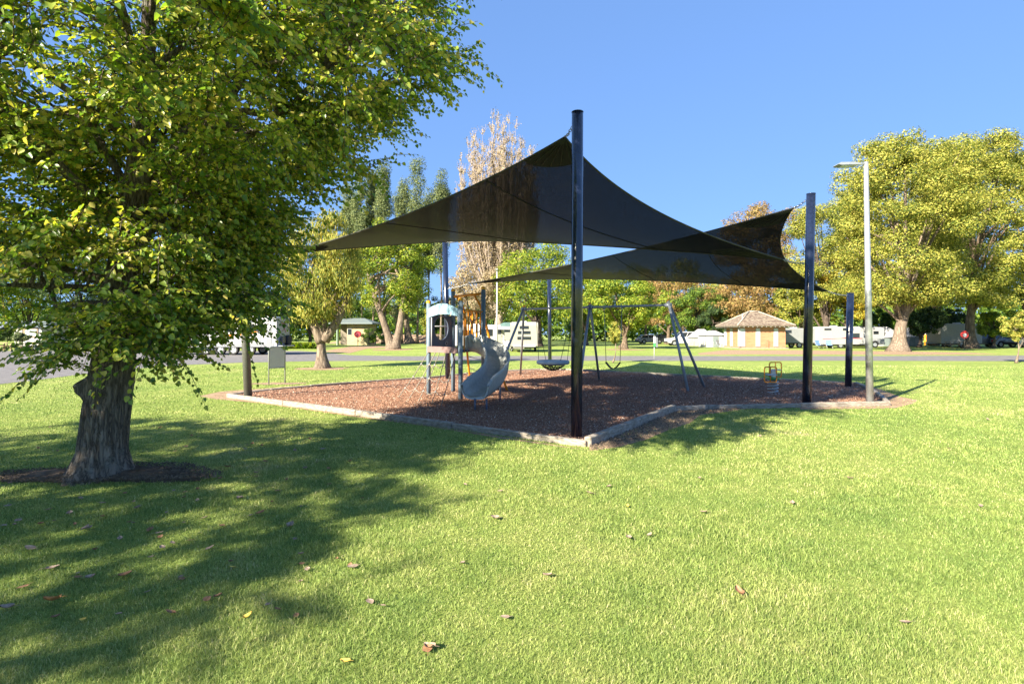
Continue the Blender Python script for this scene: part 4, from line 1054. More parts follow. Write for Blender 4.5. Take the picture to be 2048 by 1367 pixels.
# tan bare topped tree: upright bare branches with sparse tan leaves
def broom(px, Y, top, hw, label):
    x = (px - CX) / F * Y; H = CH + (HZ - top) / F * Y; Rr = hw / F * Y
    g = np.random.default_rng(77); q = random.Random(77)
    t = thing('bare_topped_tree', label, 'tree', (x, Y, 0)); mb = MB(); P = []
    mb.tube([(x, Y, -.1), (x + .2, Y, 5), (x, Y, 11)], [.8, .6, .4], 12)
    for k in range(150):
        a = q.uniform(0, 6.28); rr = Rr * math.sqrt(q.random()); z1 = H * q.uniform(.62, 1.0) * (1 - .18 * (rr / Rr) ** 2)
        b = Vector((x + rr * math.cos(a), Y + rr * math.sin(a), z1)); s0 = Vector((x + rr * .2 * math.cos(a), Y + rr * .2 * math.sin(a), q.uniform(4, 11)))
        m1 = Vector((lerp(s0.x, b.x, .75), lerp(s0.y, b.y, .75), lerp(s0.z, b.z, .45)))
        pts = curve([s0, m1, b], 6); mb.tube(pts, [lerp(.13, .018, i / (len(pts) - 1)) for i in range(len(pts))], 5, cap=False)
        for p in pts[4:]:
            for _ in range(7):
                e = p + Vector((g.normal(0, .35), g.normal(0, .35), q.uniform(.7, 1.8))); mb.tube([p, e], [.03, .010], 3, cap=False)
                for u in np.linspace(.1, 1, 5): P.append(tuple(lerp(p, e, u) + Vector((g.normal(0, .14), g.normal(0, .14), g.normal(0, .14)))))
    for _ in range(17000):   # fuller, golden lower crown
        a = q.uniform(0, 6.28); rr = Rr * 1.0 * math.sqrt(q.random()); P.append((x + rr * math.cos(a), Y + rr * math.sin(a), H * q.uniform(.16, .62)))
    mb.build('trunk', mat('tan_twigs', (.36, .29, .24), .9, var=.2), t)
    P = np.array(P); n = len(P); nrm = g.normal(0, 1, (n, 3)); nrm /= np.linalg.norm(nrm, axis=1)[:, None]; a = np.cross(nrm, g.normal(0, 1, (n, 3))); a /= np.linalg.norm(a, axis=1)[:, None]; b = np.cross(nrm, a)
    s = (.11 * g.uniform(.6, 1.4, n))[:, None]; V = np.stack([P - a * s, P + b * s * .7, P + a * s, P - b * s * .7], 1).reshape(-1, 3)
    npmesh('crown', V, np.arange(4 * n), 4, LMAT['tan'], t)
broom(996, 86, 236, 84, 'tall tan tree with upright bare twigs, behind the front shade sail')
px_tree('broad_tree', 'small tan leaved tree behind the climbing tower, below the tall bare-topped tree', 950, 74, 520, 60, 650, 'tan', n=10000, ls=.27, ncl=50, r0=.3)
# middle
px_tree('broad_tree', 'green yellow tree with dark trunk just left of the nearest post, behind the awning caravan', 1075, 72, 485, 92, 655, 'fresh', n=24000, ls=.27, ncl=110, r0=.62, bark='bark_dark')
px_tree('broad_tree', 'bushy bright green tree behind the belt swing', 1247, 60, 540, 86, 662, 'fresh', n=22000, ls=.24, ncl=95, r0=.42, bark='bark_brown')
px_tree('broad_tree', 'green tree with rusty patches between the belt swing and the right swing legs', 1335, 88, 535, 70, 655, 'rust', n=12000, ls=.3, ncl=60, r0=.4)
px_tree('broad_tree', 'deep green tree behind the white four wheel drive', 1392, 84, 570, 58, 668, 'green', n=14000, ls=.28, ncl=60, r0=.4, bark='bark_dark')
px_tree('broad_tree', 'dark evergreen tree just left of the brick hut', 1425, 80, 608, 30, 668, 'dark', n=9000, ls=.26, ncl=40, r0=.3, bark='bark_dark')
px_tree('broad_tree', 'bright yellow green tree under the rear sail, left of the hut roof', 1365, 108, 520, 75, 650, 'yellowgreen', n=12000, ls=.34, ncl=60, r0=.4)
px_tree('broad_tree', 'spreading rusty tree directly behind the brick hut', 1480, 82, 545, 90, 655, 'rust', n=22000, ls=.29, ncl=100, r0=.5)
px_tree('broad_tree', 'tall round rusty crown rising above the rear sail', 1520, 104, 400, 82, 600, 'rust', n=22000, ls=.36, ncl=100, r0=.7)
px_tree('broad_tree', 'yellow tree between the brick hut and the right black post', 1598, 76, 560, 50, 655, 'yellowgreen', n=14000, ls=.28, ncl=60, r0=.35)
px_tree('broad_tree', 'tall pale green tree behind the right black post', 1650, 72, 385, 72, 640, 'yellowgreen', n=45000, ls=.22, ncl=140, r0=.6, bark='bark_dark', shape='wide')
px_tree('broad_tree', 'golden tree shading the white caravan with the maroon stripe', 1690, 72, 500, 55, 650, 'gold', n=16000, ls=.27, ncl=70, r0=.4, bark='bark_dark')
px_tree('broad_tree', 'huge golden green tree with thick flared pale trunk, right of the light pole', 1797, 51, 252, 122, 643, 'yellowgreen', bark='bark_pale', n=120000, ls=.185, ncl=250, r0=.62, lim=26, stems=[[(0, 0, -.1), (.2, 0, 2.2), (.8, 0, 5.0), (.6, 0, 12)]], shape='wide')
px_tree('broad_tree', 'huge yellow green tree with dark trunk near the right edge', 1942, 61, 250, 108, 650, 'yellowgreen', bark='bark_brown', n=110000, ls=.20, ncl=240, r0=.55, lim=26, stems=[[(0, 0, -.1), (-.1, 0, 3), (.3, 0, 7.0), (.2, 0, 14)]], shape='wide')
px_tree('broad_tree', 'big tree cut off by the right edge, behind the huge one with the dark trunk', 2065, 70, 262, 95, 640, 'yellowgreen', n=45000, ls=.26, ncl=150, r0=.6, shape='wide')
px_tree('broad_tree', 'green crown filling the gap between the two huge right trees', 1868, 76, 300, 70, 650, 'yellowgreen', n=34000, ls=.28, ncl=110, r0=.5)
px_tree('broad_tree', 'crown behind the light pole top, left of the huge golden tree', 1728, 74, 330, 66, 640, 'yellowgreen', n=34000, ls=.26, ncl=100, r0=.5, shape='wide')
px_tree('small_tree', 'small dark tree in deep shade between the two huge right trunks', 1838, 66, 612, 42, 672, 'dark', n=12000, ls=.22, ncl=55, r0=.22, bark='bark_dark')
px_tree('small_tree', 'low dark tree in front of the pale caravan on the right', 1888, 72, 610, 36, 668, 'dark', n=9000, ls=.24, ncl=45, r0=.2, bark='bark_dark')
px_tree('small_tree', 'small dark tree left of the flared pale trunk', 1762, 78, 618, 30, 668, 'green', n=8000, ls=.25, ncl=40, r0=.2, bark='bark_dark')
px_tree('small_tree', 'small bright green tree beside the dark parked cars', 1986, 63, 622, 42, 672, 'fresh', n=12000, ls=.20, ncl=55, r0=.2, bark='bark_brown')
px_tree('broad_tree', 'mid green tree filling the view right behind the nearest post', 1170, 80, 525, 62, 655, 'fresh', n=14000, ls=.28, ncl=70, r0=.4)
px_tree('broad_tree', 'distant green tree above the park sign, below the rear sail', 1290, 112, 530, 70, 640, 'green', n=14000, ls=.34, ncl=70, r0=.4)
# saplings
px_tree('sapling', 'young yellow sapling with thin pale stem behind the belt swing', 1226, 31, 640, 16, 690, 'feather', n=2600, ls=.11, ncl=20, r0=.035, bark='bark_pale', shape='cone', lim=8)
px_tree('sapling', 'young yellow maple sapling near the right edge beside the road', 2032, 30.5, 622, 28, 682, 'feather', n=5200, ls=.12, ncl=34, r0=.05, bark='bark_pale', lim=12)
# left side behind the near tree
for k, (px, Y, tp, hw, pal, lab) in enumerate(((-60, 62, 430, 90, 'green', 'green tree at the far left edge behind the picnic shelter'), (55, 66, 470, 70, 'fresh', 'yellow green tree behind the old timber caravan'), (150, 58, 450, 75, 'dark', 'dark tree seen through leaves just right of the old timber caravan'), (255, 66, 470, 75, 'green', 'green tree hidden behind the thick near trunk'), (350, 70, 440, 75, 'dark', 'dark tree left of the big white caravan'), (450, 64, 470, 70, 'green', 'green tree standing behind the big white caravan roof'), (545, 66, 500, 60, 'dark', 'dense dark tree right behind the rear of the big white caravan'), (618, 70, 560, 42, 'dark', 'dark shrubby tree between the white caravan and the feathery tree'), (690, 84, 520, 50, 'green', 'green tree behind the yellow brick block'), (880, 100, 590, 45, 'dark', 'dark green tree behind the climbing tower on the embankment'), (850, 84, 600, 9, 'yellowgreen', 'slender yellow poplar sapling left of the climbing tower'))):
    px_tree('broad_tree' if k != 10 else 'slender_tree', lab, px, Y, tp, hw, 664 if k != 10 else 672, pal, n=11000 if k != 10 else 2500, ls=.27 if k != 10 else .2, ncl=60 if k != 10 else 12, r0=.3 if k < 10 else .08, bark='bark_dark', shape='round' if k != 10 else 'column')
for k, (px, Y, tp, hw, pal, lab) in enumerate(((42, 50, 664, 14, 'greyg', 'round pale grey green shrub behind the bollard rails'), (745, 80, 655, 26, 'green', 'tangled bush right of the yellow brick block'), (590, 46, 672, 0, 'fresh', ''), (12, 66, 640, 22, 'dark', 'dark shrub under the picnic shelter roof'), (1155, 86, 664, 26, 'green', 'low shrub behind the nearest post'))):
    if hw: px_tree('shrub', lab, px, Y, tp, hw, 684, pal, n=3500, ls=.16, ncl=26, r0=.05, bark='bark_dark', cat='shrub', lim=8)
# strappy leaf clump bed
def strappy():
    g = np.random.default_rng(4); x0, y0 = G(570, 697); x1, _ = G(632, 697); t = MB(); B = []; D = []
    n = 2600; X = g.uniform(x0, x1, n); Y = g.uniform(y0 - 1.0, y0 + 1.8, n); P = np.stack([X, Y, np.zeros(n)], 1)
    d = g.normal(0, .55, (n, 3)); d[:, 2] = 1; h = g.uniform(.6, 1.0, n); s = np.cross(d, g.normal(0, 1, (n, 3))); s /= np.linalg.norm(s, axis=1)[:, None]; s *= .05
    m = P + d * (h * .7)[:, None]; tip = m + np.stack([d[:, 0] * .5, d[:, 1] * .5, -.1 * np.ones(n)], 1) * h[:, None] * .6
    V = np.stack([P - s, P + s, m + s, m - s, tip], 1).reshape(-1, 3); k = np.arange(n)[:, None] * 5
    o = npmesh('strappy_plants', V, np.concatenate([k + np.array([[0, 1, 2]]), k + np.array([[0, 2, 3]]), k + np.array([[3, 2, 4]])], 1).ravel(), 3, LMAT['fresh'])
    tag(o, 'bed of strappy green leaves behind the white caravan', 'ground cover', kind='stuff')
strappy()
# far wood and embankment
def farwood():
    g = np.random.default_rng(9); n = 90000; C = []
    for px in range(-500, 2560, 30):
        Y = g.uniform(118, 165); C.append(((px - CX) / F * Y, Y, g.uniform(6, 13), g.uniform(4.5, 8)))
    C = np.array(C); i = g.integers(0, len(C), n); v = g.normal(0, 1, (n, 3)); v /= np.linalg.norm(v, axis=1)[:, None]
    h = C[i, 2]; sub = g.uniform(.45, 1, n) ** .5
    P = np.stack([C[i, 0] + v[:, 0] * C[i, 3] * sub, C[i, 1] + v[:, 1] * C[i, 3] * sub, h * .52 + v[:, 2] * h * .5 * sub], 1)
    P += .8 * np.sin(P[:, [1, 2, 0]] * 1.7) + g.normal(0, .3, (n, 3)); P[:, 2] = np.maximum(.1, P[:, 2])
    nrm = v + g.normal(0, .5, (n, 3)); nrm /= np.linalg.norm(nrm, axis=1)[:, None]; a = np.cross(nrm, g.normal(0, 1, (n, 3))); a /= np.linalg.norm(a, axis=1)[:, None]; b = np.cross(nrm, a)
    s = (g.uniform(.3, .7, n))[:, None]; V = np.stack([P - a * s, P + b * s * .6, P + a * s, P - b * s * .6], 1).reshape(-1, 3)
    o = npmesh('far_wood', V, np.arange(4 * n), 4, LMAT['green']); tag(o, 'distant mass of trees closing off the park', 'wood', kind='stuff')
farwood()
b = MB(); n = 40; vs = []
for i in range(n + 1):
    X = lerp(-34, 2, i / n); k = min(1, (i / n) * 4, (1 - i / n) * 5)
    for (dy, z) in ((0, -.05), (2.5, .55), (5, 1.35), (9, 1.5), (14, 0)): vs.append((X, 96 + dy + math.sin(i * .5) * .6, z * k + .12 * math.sin(i * 1.1 + dy) * k))
b.add(vs, [(i * 5 + j, (i + 1) * 5 + j, (i + 1) * 5 + j + 1, i * 5 + j + 1) for i in range(n) for j in range(4)], True)
tag(b.build('earth_bank', M['dirt']), kind='structure')
# ------------------------------------------------------------------ buildings
def hip_roof(mb, w, d, z, h, ov, ridge, th=.12):
    x, y = w / 2 + ov, d / 2 + ov; r = ridge / 2
    v = [(-x, -y, z), (x, -y, z), (x, y, z), (-x, y, z), (-r, 0, z + h), (r, 0, z + h), (-x, -y, z - th), (x, -y, z - th), (x, y, z - th), (-x, y, z - th)]
    mb.add(v, [(0, 1, 5, 4), (1, 2, 5), (2, 3, 4, 5), (3, 0, 4), (6, 7, 1, 0), (7, 8, 2, 1), (8, 9, 3, 2), (9, 6, 0, 3), (9, 8, 7, 6)]); return mb
# brick hut (local frame, rotated)
Yh = 60.5; hxy = ((1527 - CX) / F * Yh, Yh + 2.5)
hut = thing('brick_hut', 'small orange brick hut with hipped tile roof and tall white windows', 'building', (*hxy, 0), rot=0, world=False)
hw_, hd_, hz = 4.85, 5.0, 2.45
wl = MB().box((0, 0, hz / 2), (hw_, hd_, hz)); wl.build('wall', M['brick'], hut)
MB().box((0, 0, .05), (hw_ + .5, hd_ + .5, .1)).build('slab', M['sleeper'], hut)
rf = hip_roof(MB(), hw_, hd_, hz + .10, 1.62, .75, 1.0).build('roof', M['tile'], hut)
rc = MB(); e = hw_ / 2 + .75; ey = hd_ / 2 + .75
for sx in (-1, 1):
    for sy in (-1, 1): rc.tube([(sx * e, sy * ey, hz + .13), (sx * .5, 0, hz + 1.76)], .07, 7)
rc.tube([(-.5, 0, hz + 1.76), (.5, 0, hz + 1.76)], .09, 7); rc.build('ridge_caps', mat('pale_ridge', (.36, .31, .26), .9, var=.3), rf)
rt = MB()
for k in range(13):
    xx = -hw_ / 2 - .5 + k * (hw_ + 1.0) / 12
    rt.box((xx, -hd_ / 2 - .42, hz - .02), (.09, .62, .12))
    yyy = -hd_ / 2 - .5 + k * (hd_ + 1.0) / 12; rt.box((-hw_ / 2 - .42, yyy, hz - .02), (.62, .09, .12))
rt.build('rafter_ends', M['white'], hut)
def hwin(x, side, w=.42, h=1.95, z=1.25):
    if side == 'f':
        f = MB(); yb = -hd_ / 2 - .03
        for sx in (-1, 1): f.box((x + sx * w / 2, yb, z), (.07, .08, h + .07))
        for sz in (-1, 1): f.box((x, yb, z + sz * h / 2), (w - .07, .08, .07))
        o = f.build('window', M['white'], hut); MB().box((x, yb + .01, z), (w - .07, .03, h - .07)).build('pane', M['frosted'], o)
    else:
        f = MB(); xb = -hw_ / 2 - .03
        for sx in (-1, 1): f.box((xb, x + sx * w / 2, z), (.08, .07, h + .07))
        for sz in (-1, 1): f.box((xb, x, z + sz * h / 2), (.08, w - .07, .07))
        o = f.build('window', M['white'], hut); MB().box((xb + .01, x, z), (.03, w - .07, h - .07)).build('pane', M['frosted'], o)
for x in (-2.35, -.62, 1.35): hwin(x, 'f', w=.55 if x < -2 else .42)
for yv in (-2.0, .2, 2.0): hwin(yv, 's', w=.6)
MB().tube([(-1.9, -1.5, hz + .5), (-1.9, -1.5, hz + 1.45)], .05, 8).build('vent_pipe', M['white'], hut)
MB().tube([(-2.75, -hd_ / 2 - .05, .1), (-2.75, -hd_ / 2 - .05, hz)], .045, 8).build('downpipe', M['white'], hut)
MB().tube([(.55, -hd_ / 2 - .05, .1), (.55, -hd_ / 2 - .05, .85), (.3, -hd_ / 2 - .05, .95)], .025, 6).build('tap_pipe', M['wood'], hut)
# yellow brick block
Yb = 80.0; bl = thing('amenities_block', 'low yellow brick block with flat grey roof', 'building', ((704 - CX) / F * Yb, Yb + 2.6, 0), rot=R(0), world=False)
bw = 62 / F * Yb; zt = CH + (HZ - 648) / F * Yb
MB().box((.75, 0, zt / 2), (bw - 1.5, 5, zt)).build('wall', M['yellowbrick'], bl)
MB().box((-bw / 2 + .6, .9, zt / 2), (1.2, 3.2, zt)).build('recess_wall', mat('shaded_recess_brick', (.22, .19, .15), .9, var=.1), bl)  # shade of the door recess put into a darker brick colour
MB().box((-bw / 2 + .02, -2.1, zt / 2), (.14, .8, zt)).build('screen_wall', M['green'] if False else mat('sage_panel', (.24, .33, .26), .6, var=.08), bl)
rb = MB(); X, Yd = bw / 2 + .9, 3.4
rb.add([(-X, -Yd, zt + .02), (X, -Yd, zt + .02), (X, Yd, zt + .02), (-X, Yd, zt + .02), (-X + 1.6, 0, zt + .95), (X - 2.0, 0, zt + .95), (-X, -Yd, zt + .2), (X, -Yd, zt + .2), (X, Yd, zt + .2), (-X, Yd, zt + .2)], [(3, 2, 1, 0), (0, 1, 7, 6), (1, 2, 8, 7), (2, 3, 9, 8), (3, 0, 6, 9), (6, 7, 5, 4), (7, 8, 5), (8, 9, 4, 5), (9, 6, 4)])
rb.build('roof', M['greyroof'], bl)
wx = (699 - 704) / F * Yb; o = MB().box((wx, -2.52, 1.95), (.62, .06, .95)).build('window', M['white'], bl); MB().box((wx, -2.56, 1.95), (.5, .03, .82)).build('pane', M['glass'], o)
hr = thing('hose_reel', 'round red hose reel on a post against the yellow brick block', 'hose reel', ((716.5 - CX) / F * 79.2, 79.0, 0), world=True)
c = Vector(((716.5 - CX) / F * 79.2, 79.0, 1.6)); MB().tube([c - Vector((0, .18, 0)), c + Vector((0, .18, 0))], .46, 20).build('reel', M['maroon'], hr)
MB().ring(c - Vector((0, .2, 0)), .43, .06, (0, 1, 0), 24, 8).build('rim', M['red'], hr); MB().tube([(c.x, c.y + .02, 0), (c.x, c.y + .02, 1.3)], .05, 8).build('post', M['black'], hr)
# picnic shelter far left
sx_, sy_ = G(30, 692)
sh = thing('picnic_shelter', 'open picnic shelter with pale grey metal roof at the far left', 'shelter', (sx_, sy_ + 1, 0), world=False)
for a in (-2.3, 2.3):
    for b_ in (-1.6, 1.6): MB().box((a, b_, 1.25), (.14, .14, 2.5)).build('post', M['white'], sh)
r_ = MB(); r_.add([(-3, -2.3, 2.45), (3, -2.3, 2.45), (3, 0, 3.35), (-3, 0, 3.35), (-3, 2.3, 2.45), (3, 2.3, 2.45)] + [(-3, -2.3, 2.38), (3, -2.3, 2.38), (3, 0, 3.27), (-3, 0, 3.27), (-3, 2.3, 2.38), (3, 2.3, 2.38)], [(0, 1, 2, 3), (3, 2, 5, 4), (7, 6, 9, 8), (8, 9, 10, 11), (0, 6, 7, 1), (4, 5, 11, 10), (1, 7, 8, 2), (2, 8, 11, 5), (6, 0, 3, 9), (9, 3, 4, 10)])
r_.build('roof', mat('zinc_roof', (.45, .48, .52), .35, metal=.4, var=.06), sh)
# camp kitchen behind the awning caravan
kx = (1018 - CX) / F * 62
kt = thing('camp_kitchen', 'small cream building with green sheet roof between the two middle caravans', 'building', (kx, 63, 0), world=False)
MB().box((0, 0, 1.1), (3.4, 4, 2.2)).build('wall', M['cream'], kt)
hip_roof(MB(), 3.4, 4, 2.25, .7, .4, 1.2).build('roof', mat('green_sheet', (.13, .22, .20), .5, var=.3, scale=3), kt)
for x in (-1.0, .8):
    o = MB().box((x, -2.03, 1.5), (.75, .06, 1.1)).build('window', M['white'], kt); MB().box((x, -2.07, 1.5), (.62, .03, .95)).build('pane', M['glass'], o)

# ------------------------------------------------------------------ vehicles (local frames: +x = forward, y across, wheels on z=0)
def wheel(t, x, y, r=.36, w=.22, side=-1, rim='galv'):
    wy = y
    ty_ = MB(); seg = 20; prof = [(r * .62, -w / 2), (r * .95, -w / 2), (r, -w * .3), (r, w * .3), (r * .95, w / 2), (r * .62, w / 2)]
    vs = []; 
    for k in range(seg):
        a = 2 * math.pi * k / seg; vs += [(x + p * math.cos(a), wy + q_, r + p * math.sin(a)) for p, q_ in prof]
    n = len(prof); ty_.add(vs, [(k * n + i, ((k + 1) % seg) * n + i, ((k + 1) % seg) * n + (i + 1) % n, k * n + (i + 1) % n) for k in range(seg) for i in range(n)], True)
    wo = ty_.build('wheel', M['black'], t)
    rm = MB(); rm.tube([(x, wy - w * .3, r), (x, wy + w * .3, r)], r * .60, 18)
    for k in range(5):
        a = 2 * math.pi * k / 5; rm.box((x + r * .33 * math.cos(a), wy + side * (w * .33), r + r * .33 * math.sin(a)), (r * .5, .03, r * .16), -a, 'Y')
    rm.build('rim', M[rim], wo)
def rounded(x0, x1, z0, z1, rf=.25, rb=.25, rbot=.1, slope=0):
    pts = []
    for cx_, cz_, a0, rr in ((x1 - rf, z1 - rf, 90, rf), (x0 + rb, z1 - rb, 180, rb), (x0 + rbot, z0 + rbot, 270, rbot), (x1 - rbot, z0 + rbot, 360, rbot)):
        for k in range(5): pts.append((cx_ + rr * math.cos(R(a0 - 90 + k * 22.5)), cz_ + rr * math.sin(R(a0 - 90 + k * 22.5))))
    return pts
def caravan(name, label, loc, rot, Ln, H, Wd=2.3, z0=.42, body='white', stripe='maroon', wins=((-.5, 1.6, .9, .4),), door=None, rf=.35, rb=.2, drawbar=True, nw=1, sides=(-1,), group=None, skirt=None, hatch=()):
    t = thing(name, label, 'caravan', (loc[0], loc[1], 0), group, rot, world=False)
    bd = MB().prism(rounded(-Ln / 2, Ln / 2, z0, H, rf, rb), 'y', -Wd / 2, Wd / 2).build('body', M[body], t)
    MB().box((0, 0, H + .012), (Ln * .86, Wd - .25, .05)).build('roof_panel', M['white'], bd)
    MB().box((-.3, 0, H + .10), (.6, .6, .14), bev=.03).build('roof_vent', M['white'], t)
    for sd_ in sides:
        yv = sd_ * (Wd / 2 + .008)
        for (x, z, w_, h_) in wins:
            o = MB().box((x, yv, z), (w_, .03, h_), bev=.01).build('window', M['black'], t); MB().box((x, yv + sd_ * .018, z), (w_ - .08, .012, h_ - .08)).build('pane', M['glass'], o)
        for (x, z, w_, h_) in hatch: MB().box((x, yv, z), (w_, .025, h_)).build('hatch', M['tread'], t)
        if door is not None:
            o = MB().box((door, yv, z0 + .95), (.62, .03, 1.75), bev=.01).build('door', M['cream'], t); MB().box((door + .24, yv + sd_ * .03, z0 + .95), (.05, .03, .12)).build('handle', M['black'], o)
            MB().box((door, yv + sd_ * .02, z0 + 1.4), (.4, .012, .5)).build('pane', M['glass'], o)
        if stripe:
            s_ = MB().prism([(-Ln * .45, z0 + .62), (-Ln * .05, z0 + .68), (Ln * .12, z0 + .80), (Ln * .46, z0 + .70), (Ln * .46, z0 + .62), (Ln * .1, z0 + .68), (-Ln * .45, z0 + .56)], 'y', yv - .006, yv + .006); s_.build('stripe', M[stripe], t)
        if skirt: MB().box((0, yv, z0 + .14), (Ln * .94, .02, .28)).build('skirt_plate', M[skirt], t)
    MB().box((0, 0, z0 - .06), (Ln * .95, Wd * .7, .10)).build('chassis', M['black'], t)
    for k in range(nw):
        for sy in (-1, 1): wheel(t, (k - (nw - 1) / 2) * .82 - .1, sy * (Wd / 2 - .14), .34, .2, sy)
    if drawbar:
        d_ = MB(); 
        for sy in (-.6, .6): d_.tube([(Ln / 2 - .1, sy, z0 + .0), (Ln / 2 + 1.15, 0, z0 + .0)], .05, 6)
        d_.tube([(Ln / 2 + .95, 0, 0), (Ln / 2 + .95, 0, .7)], .035, 6); d_.build('drawbar', M['galv'], t)
    return t
def car(name, label, loc, rot, col_, Ln=4.7, H=1.8, Wd=1.85, kind='suv', cat='car'):
    t = thing(name, label, cat, (loc[0], loc[1], 0), None, rot, world=False)
    x0, x1 = -Ln / 2, Ln / 2; belt = H * .58
    low = [(x0, .42), (x0 + .02, belt - .03), (x0 + .12, belt), (x1 - Ln * .28, belt), (x1 - .22, belt - .13), (x1 - .03, belt - .3), (x1, .42)]
    for cxw in (x1 - .95, x0 + 1.0):
        low += [(cxw + .44, .34)] + [(cxw + .44 * math.cos(R(a)), .38 + .44 * math.sin(R(a))) for a in (25, 60, 90, 120, 155)] + [(cxw - .44, .34)]
    MB().prism(low, 'y', -Wd / 2, Wd / 2).build('body', M[col_], t)
    if kind == 'suv': cb = [(x0 + .08, x0 + .32), (x1 - Ln * .27, x1 - Ln * .42)]
    elif kind == 'ute': cb = [(x0 + Ln * .38, x0 + Ln * .41), (x1 - Ln * .25, x1 - Ln * .38)]
    else: cb = [(x0 + .25, x0 + .9), (x1 - Ln * .27, x1 - Ln * .45)]
    (rb0, rt0), (fb, ft) = cb; wi = Wd / 2 - .04; wt = Wd / 2 - .2; zt_ = H
    vs = [(rb0, -wi, belt - .01), (fb, -wi, belt - .01), (fb, wi, belt - .01), (rb0, wi, belt - .01), (rt0, -wt, zt_), (ft, -wt, zt_), (ft, wt, zt_), (rt0, wt, zt_)]
    cab = MB().add(vs, [(0, 1, 5, 4), (1, 2, 6, 5), (2, 3, 7, 6), (3, 0, 4, 7), (4, 5, 6, 7), (3, 2, 1, 0)]).build('cabin', M[col_], t)
    def q4(i, j, k, l, name, ins=(.06, .94, .14, .86)):
        A_, B_, C__, D_ = (Vector(vs[z]) for z in (i, j, k, l)); nn_ = (B_ - A_).cross(D_ - A_).normalized() * .008
        f = lambda u, v: lerp(lerp(A_, B_, u), lerp(D_, C__, u), v) + nn_
        p = [f(ins[0], ins[2]), f(ins[1], ins[2]), f(ins[1], ins[3]), f(ins[0], ins[3])]; b2 = [x - nn_ * 2.2 for x in p]
        MB().add(p + b2, [(0, 1, 2, 3), (7, 6, 5, 4), (0, 4, 5, 1), (1, 5, 6, 2), (2, 6, 7, 3), (3, 7, 4, 0)]).build(name, M['glass'], t)
    q4(1, 2, 6, 5, 'windscreen'); q4(3, 0, 4, 7, 'rear_window')
    for (a, b_) in ((.04, .33), (.36, .64), (.67, .93)) if kind == 'suv' else ((.06, .47), (.52, .93)):
        q4(0, 1, 5, 4, 'side_window', (a, b_, .12, .86)); q4(2, 3, 7, 6, 'side_window', (1 - b_, 1 - a, .12, .86))
    for cxw in (x1 - .95, x0 + 1.0):
        for sy in (-1, 1): wheel(t, cxw, sy * (Wd / 2 - .10), .37, .23, sy)
    for sy in (-1, 1):
        MB().box((x1 - .03, sy * (Wd / 2 - .25), belt - .25), (.08, .32, .16), bev=.02).build('headlight', M['frosted'], t)
        MB().box((x0 + .0, sy * (Wd / 2 - .14), belt - .18), (.06, .16, .3), bev=.02).build('tail_light', M['red'], t)
    MB().box((x1 + .02, 0, .5), (.14, Wd * .98, .2), bev=.04).build('bumper', M['black'], t); MB().box((x0 - .02, 0, .5), (.14, Wd * .98, .2), bev=.04).build('bumper', M['black'], t)
    return t
def at(px, Y): return ((px - CX) / F * Y, Y)
# big off-road caravan on the left: side faces the camera, rear on the right
Yc = 42.2; cvx = (553 - CX) / F * Yc
Lc = 6.6; bc = caravan('caravan', 'big white off-road caravan with orange swoosh and twin alloy wheels, behind the left post', (cvx - Lc / 2, Yc + 1.2), 0, Lc, 2.95, 2.4, .62, wins=((-.2, 2.05, .7, .6), (1.7, 2.05, 1.0, .55)), stripe=None, drawbar=False, nw=0, skirt='tread', hatch=((2.72, 1.75, .42, .78), (2.72, .95, .42, .7)), rf=.12, rb=.6)
yv = -1.2 - .02
for x in (-.55, .45, 1.75): 
    for sy in (-1, 1): wheel(bc, x - .5, sy * 1.05, .40, .24, sy)
sw_ = MB().prism([(-.4, 1.55), (.9, 1.66), (1.7, 1.86), (2.0, 1.86), (1.7, 1.72), (1.0, 1.52), (-.4, 1.47)], 'y', yv - .004, yv + .004); sw_.build('swoosh', M['orange'], bc)
MB().prism([(.5, 1.78), (1.2, 1.92), (1.3, 1.95), (.8, 1.78)], 'y', yv - .004, yv + .004).build('swoosh', M['black'], bc)
MB().prism([(1.75, 1.80), (2.5, 1.93), (2.0, 1.95)], 'y', yv - .008, yv - .002).build('swoosh', M['maroon'], bc)
MB().box((2.05, yv, 1.75), (.10, .05, 2.2)).build('awning_arm', M['galv'], bc)
MB().box((.6, yv - .06, 2.68), (3.2, .13, .12)).build('awning_roll', M['galv'], bc)
# rear face details
xr = Lc / 2
MB().box((xr + .03, 0, 2.15), (.06, 2.3, 1.45), bev=.02).build('rear_panel', M['cream'], bc)
MB().prism([(-.5, 1.75), (.2, 2.1), (.45, 1.75), (.35, 1.72), (.15, 1.98)], 'x', xr + .062, xr + .07).build('rear_swoosh', M['maroon'], bc)
MB().box((xr + .065, -.1, 2.45), (.01, .7, .08)).build('rear_lettering', M['maroon'], bc)
for yy_, n_ in ((-.62, 'jerry_can'), (-.35, 'jerry_can')): MB().box((xr + .2, yy_, 1.15), (.2, .24, .5), bev=.03).build(n_, M['darkcar'], bc)
MB().tube([(xr + .08, .55, 1.1), (xr + .32, .55, 1.1)], .42, 20).build('spare_wheel', M['black'], bc)
MB().box((xr + .2, 0, .68), (.5, 2.2, .10)).build('rear_bumper', M['galv'], bc)
for sy in (-1, 1): MB().box((xr + .02, sy * 1.08, 1.0), (.05, .12, .3)).build('tail_light', M['red'], bc)
car('tow_vehicle', 'white four wheel drive hitched ahead of the big caravan, mostly behind leaves', at(388, 43.5), R(180), 'white', 4.9, 1.9)
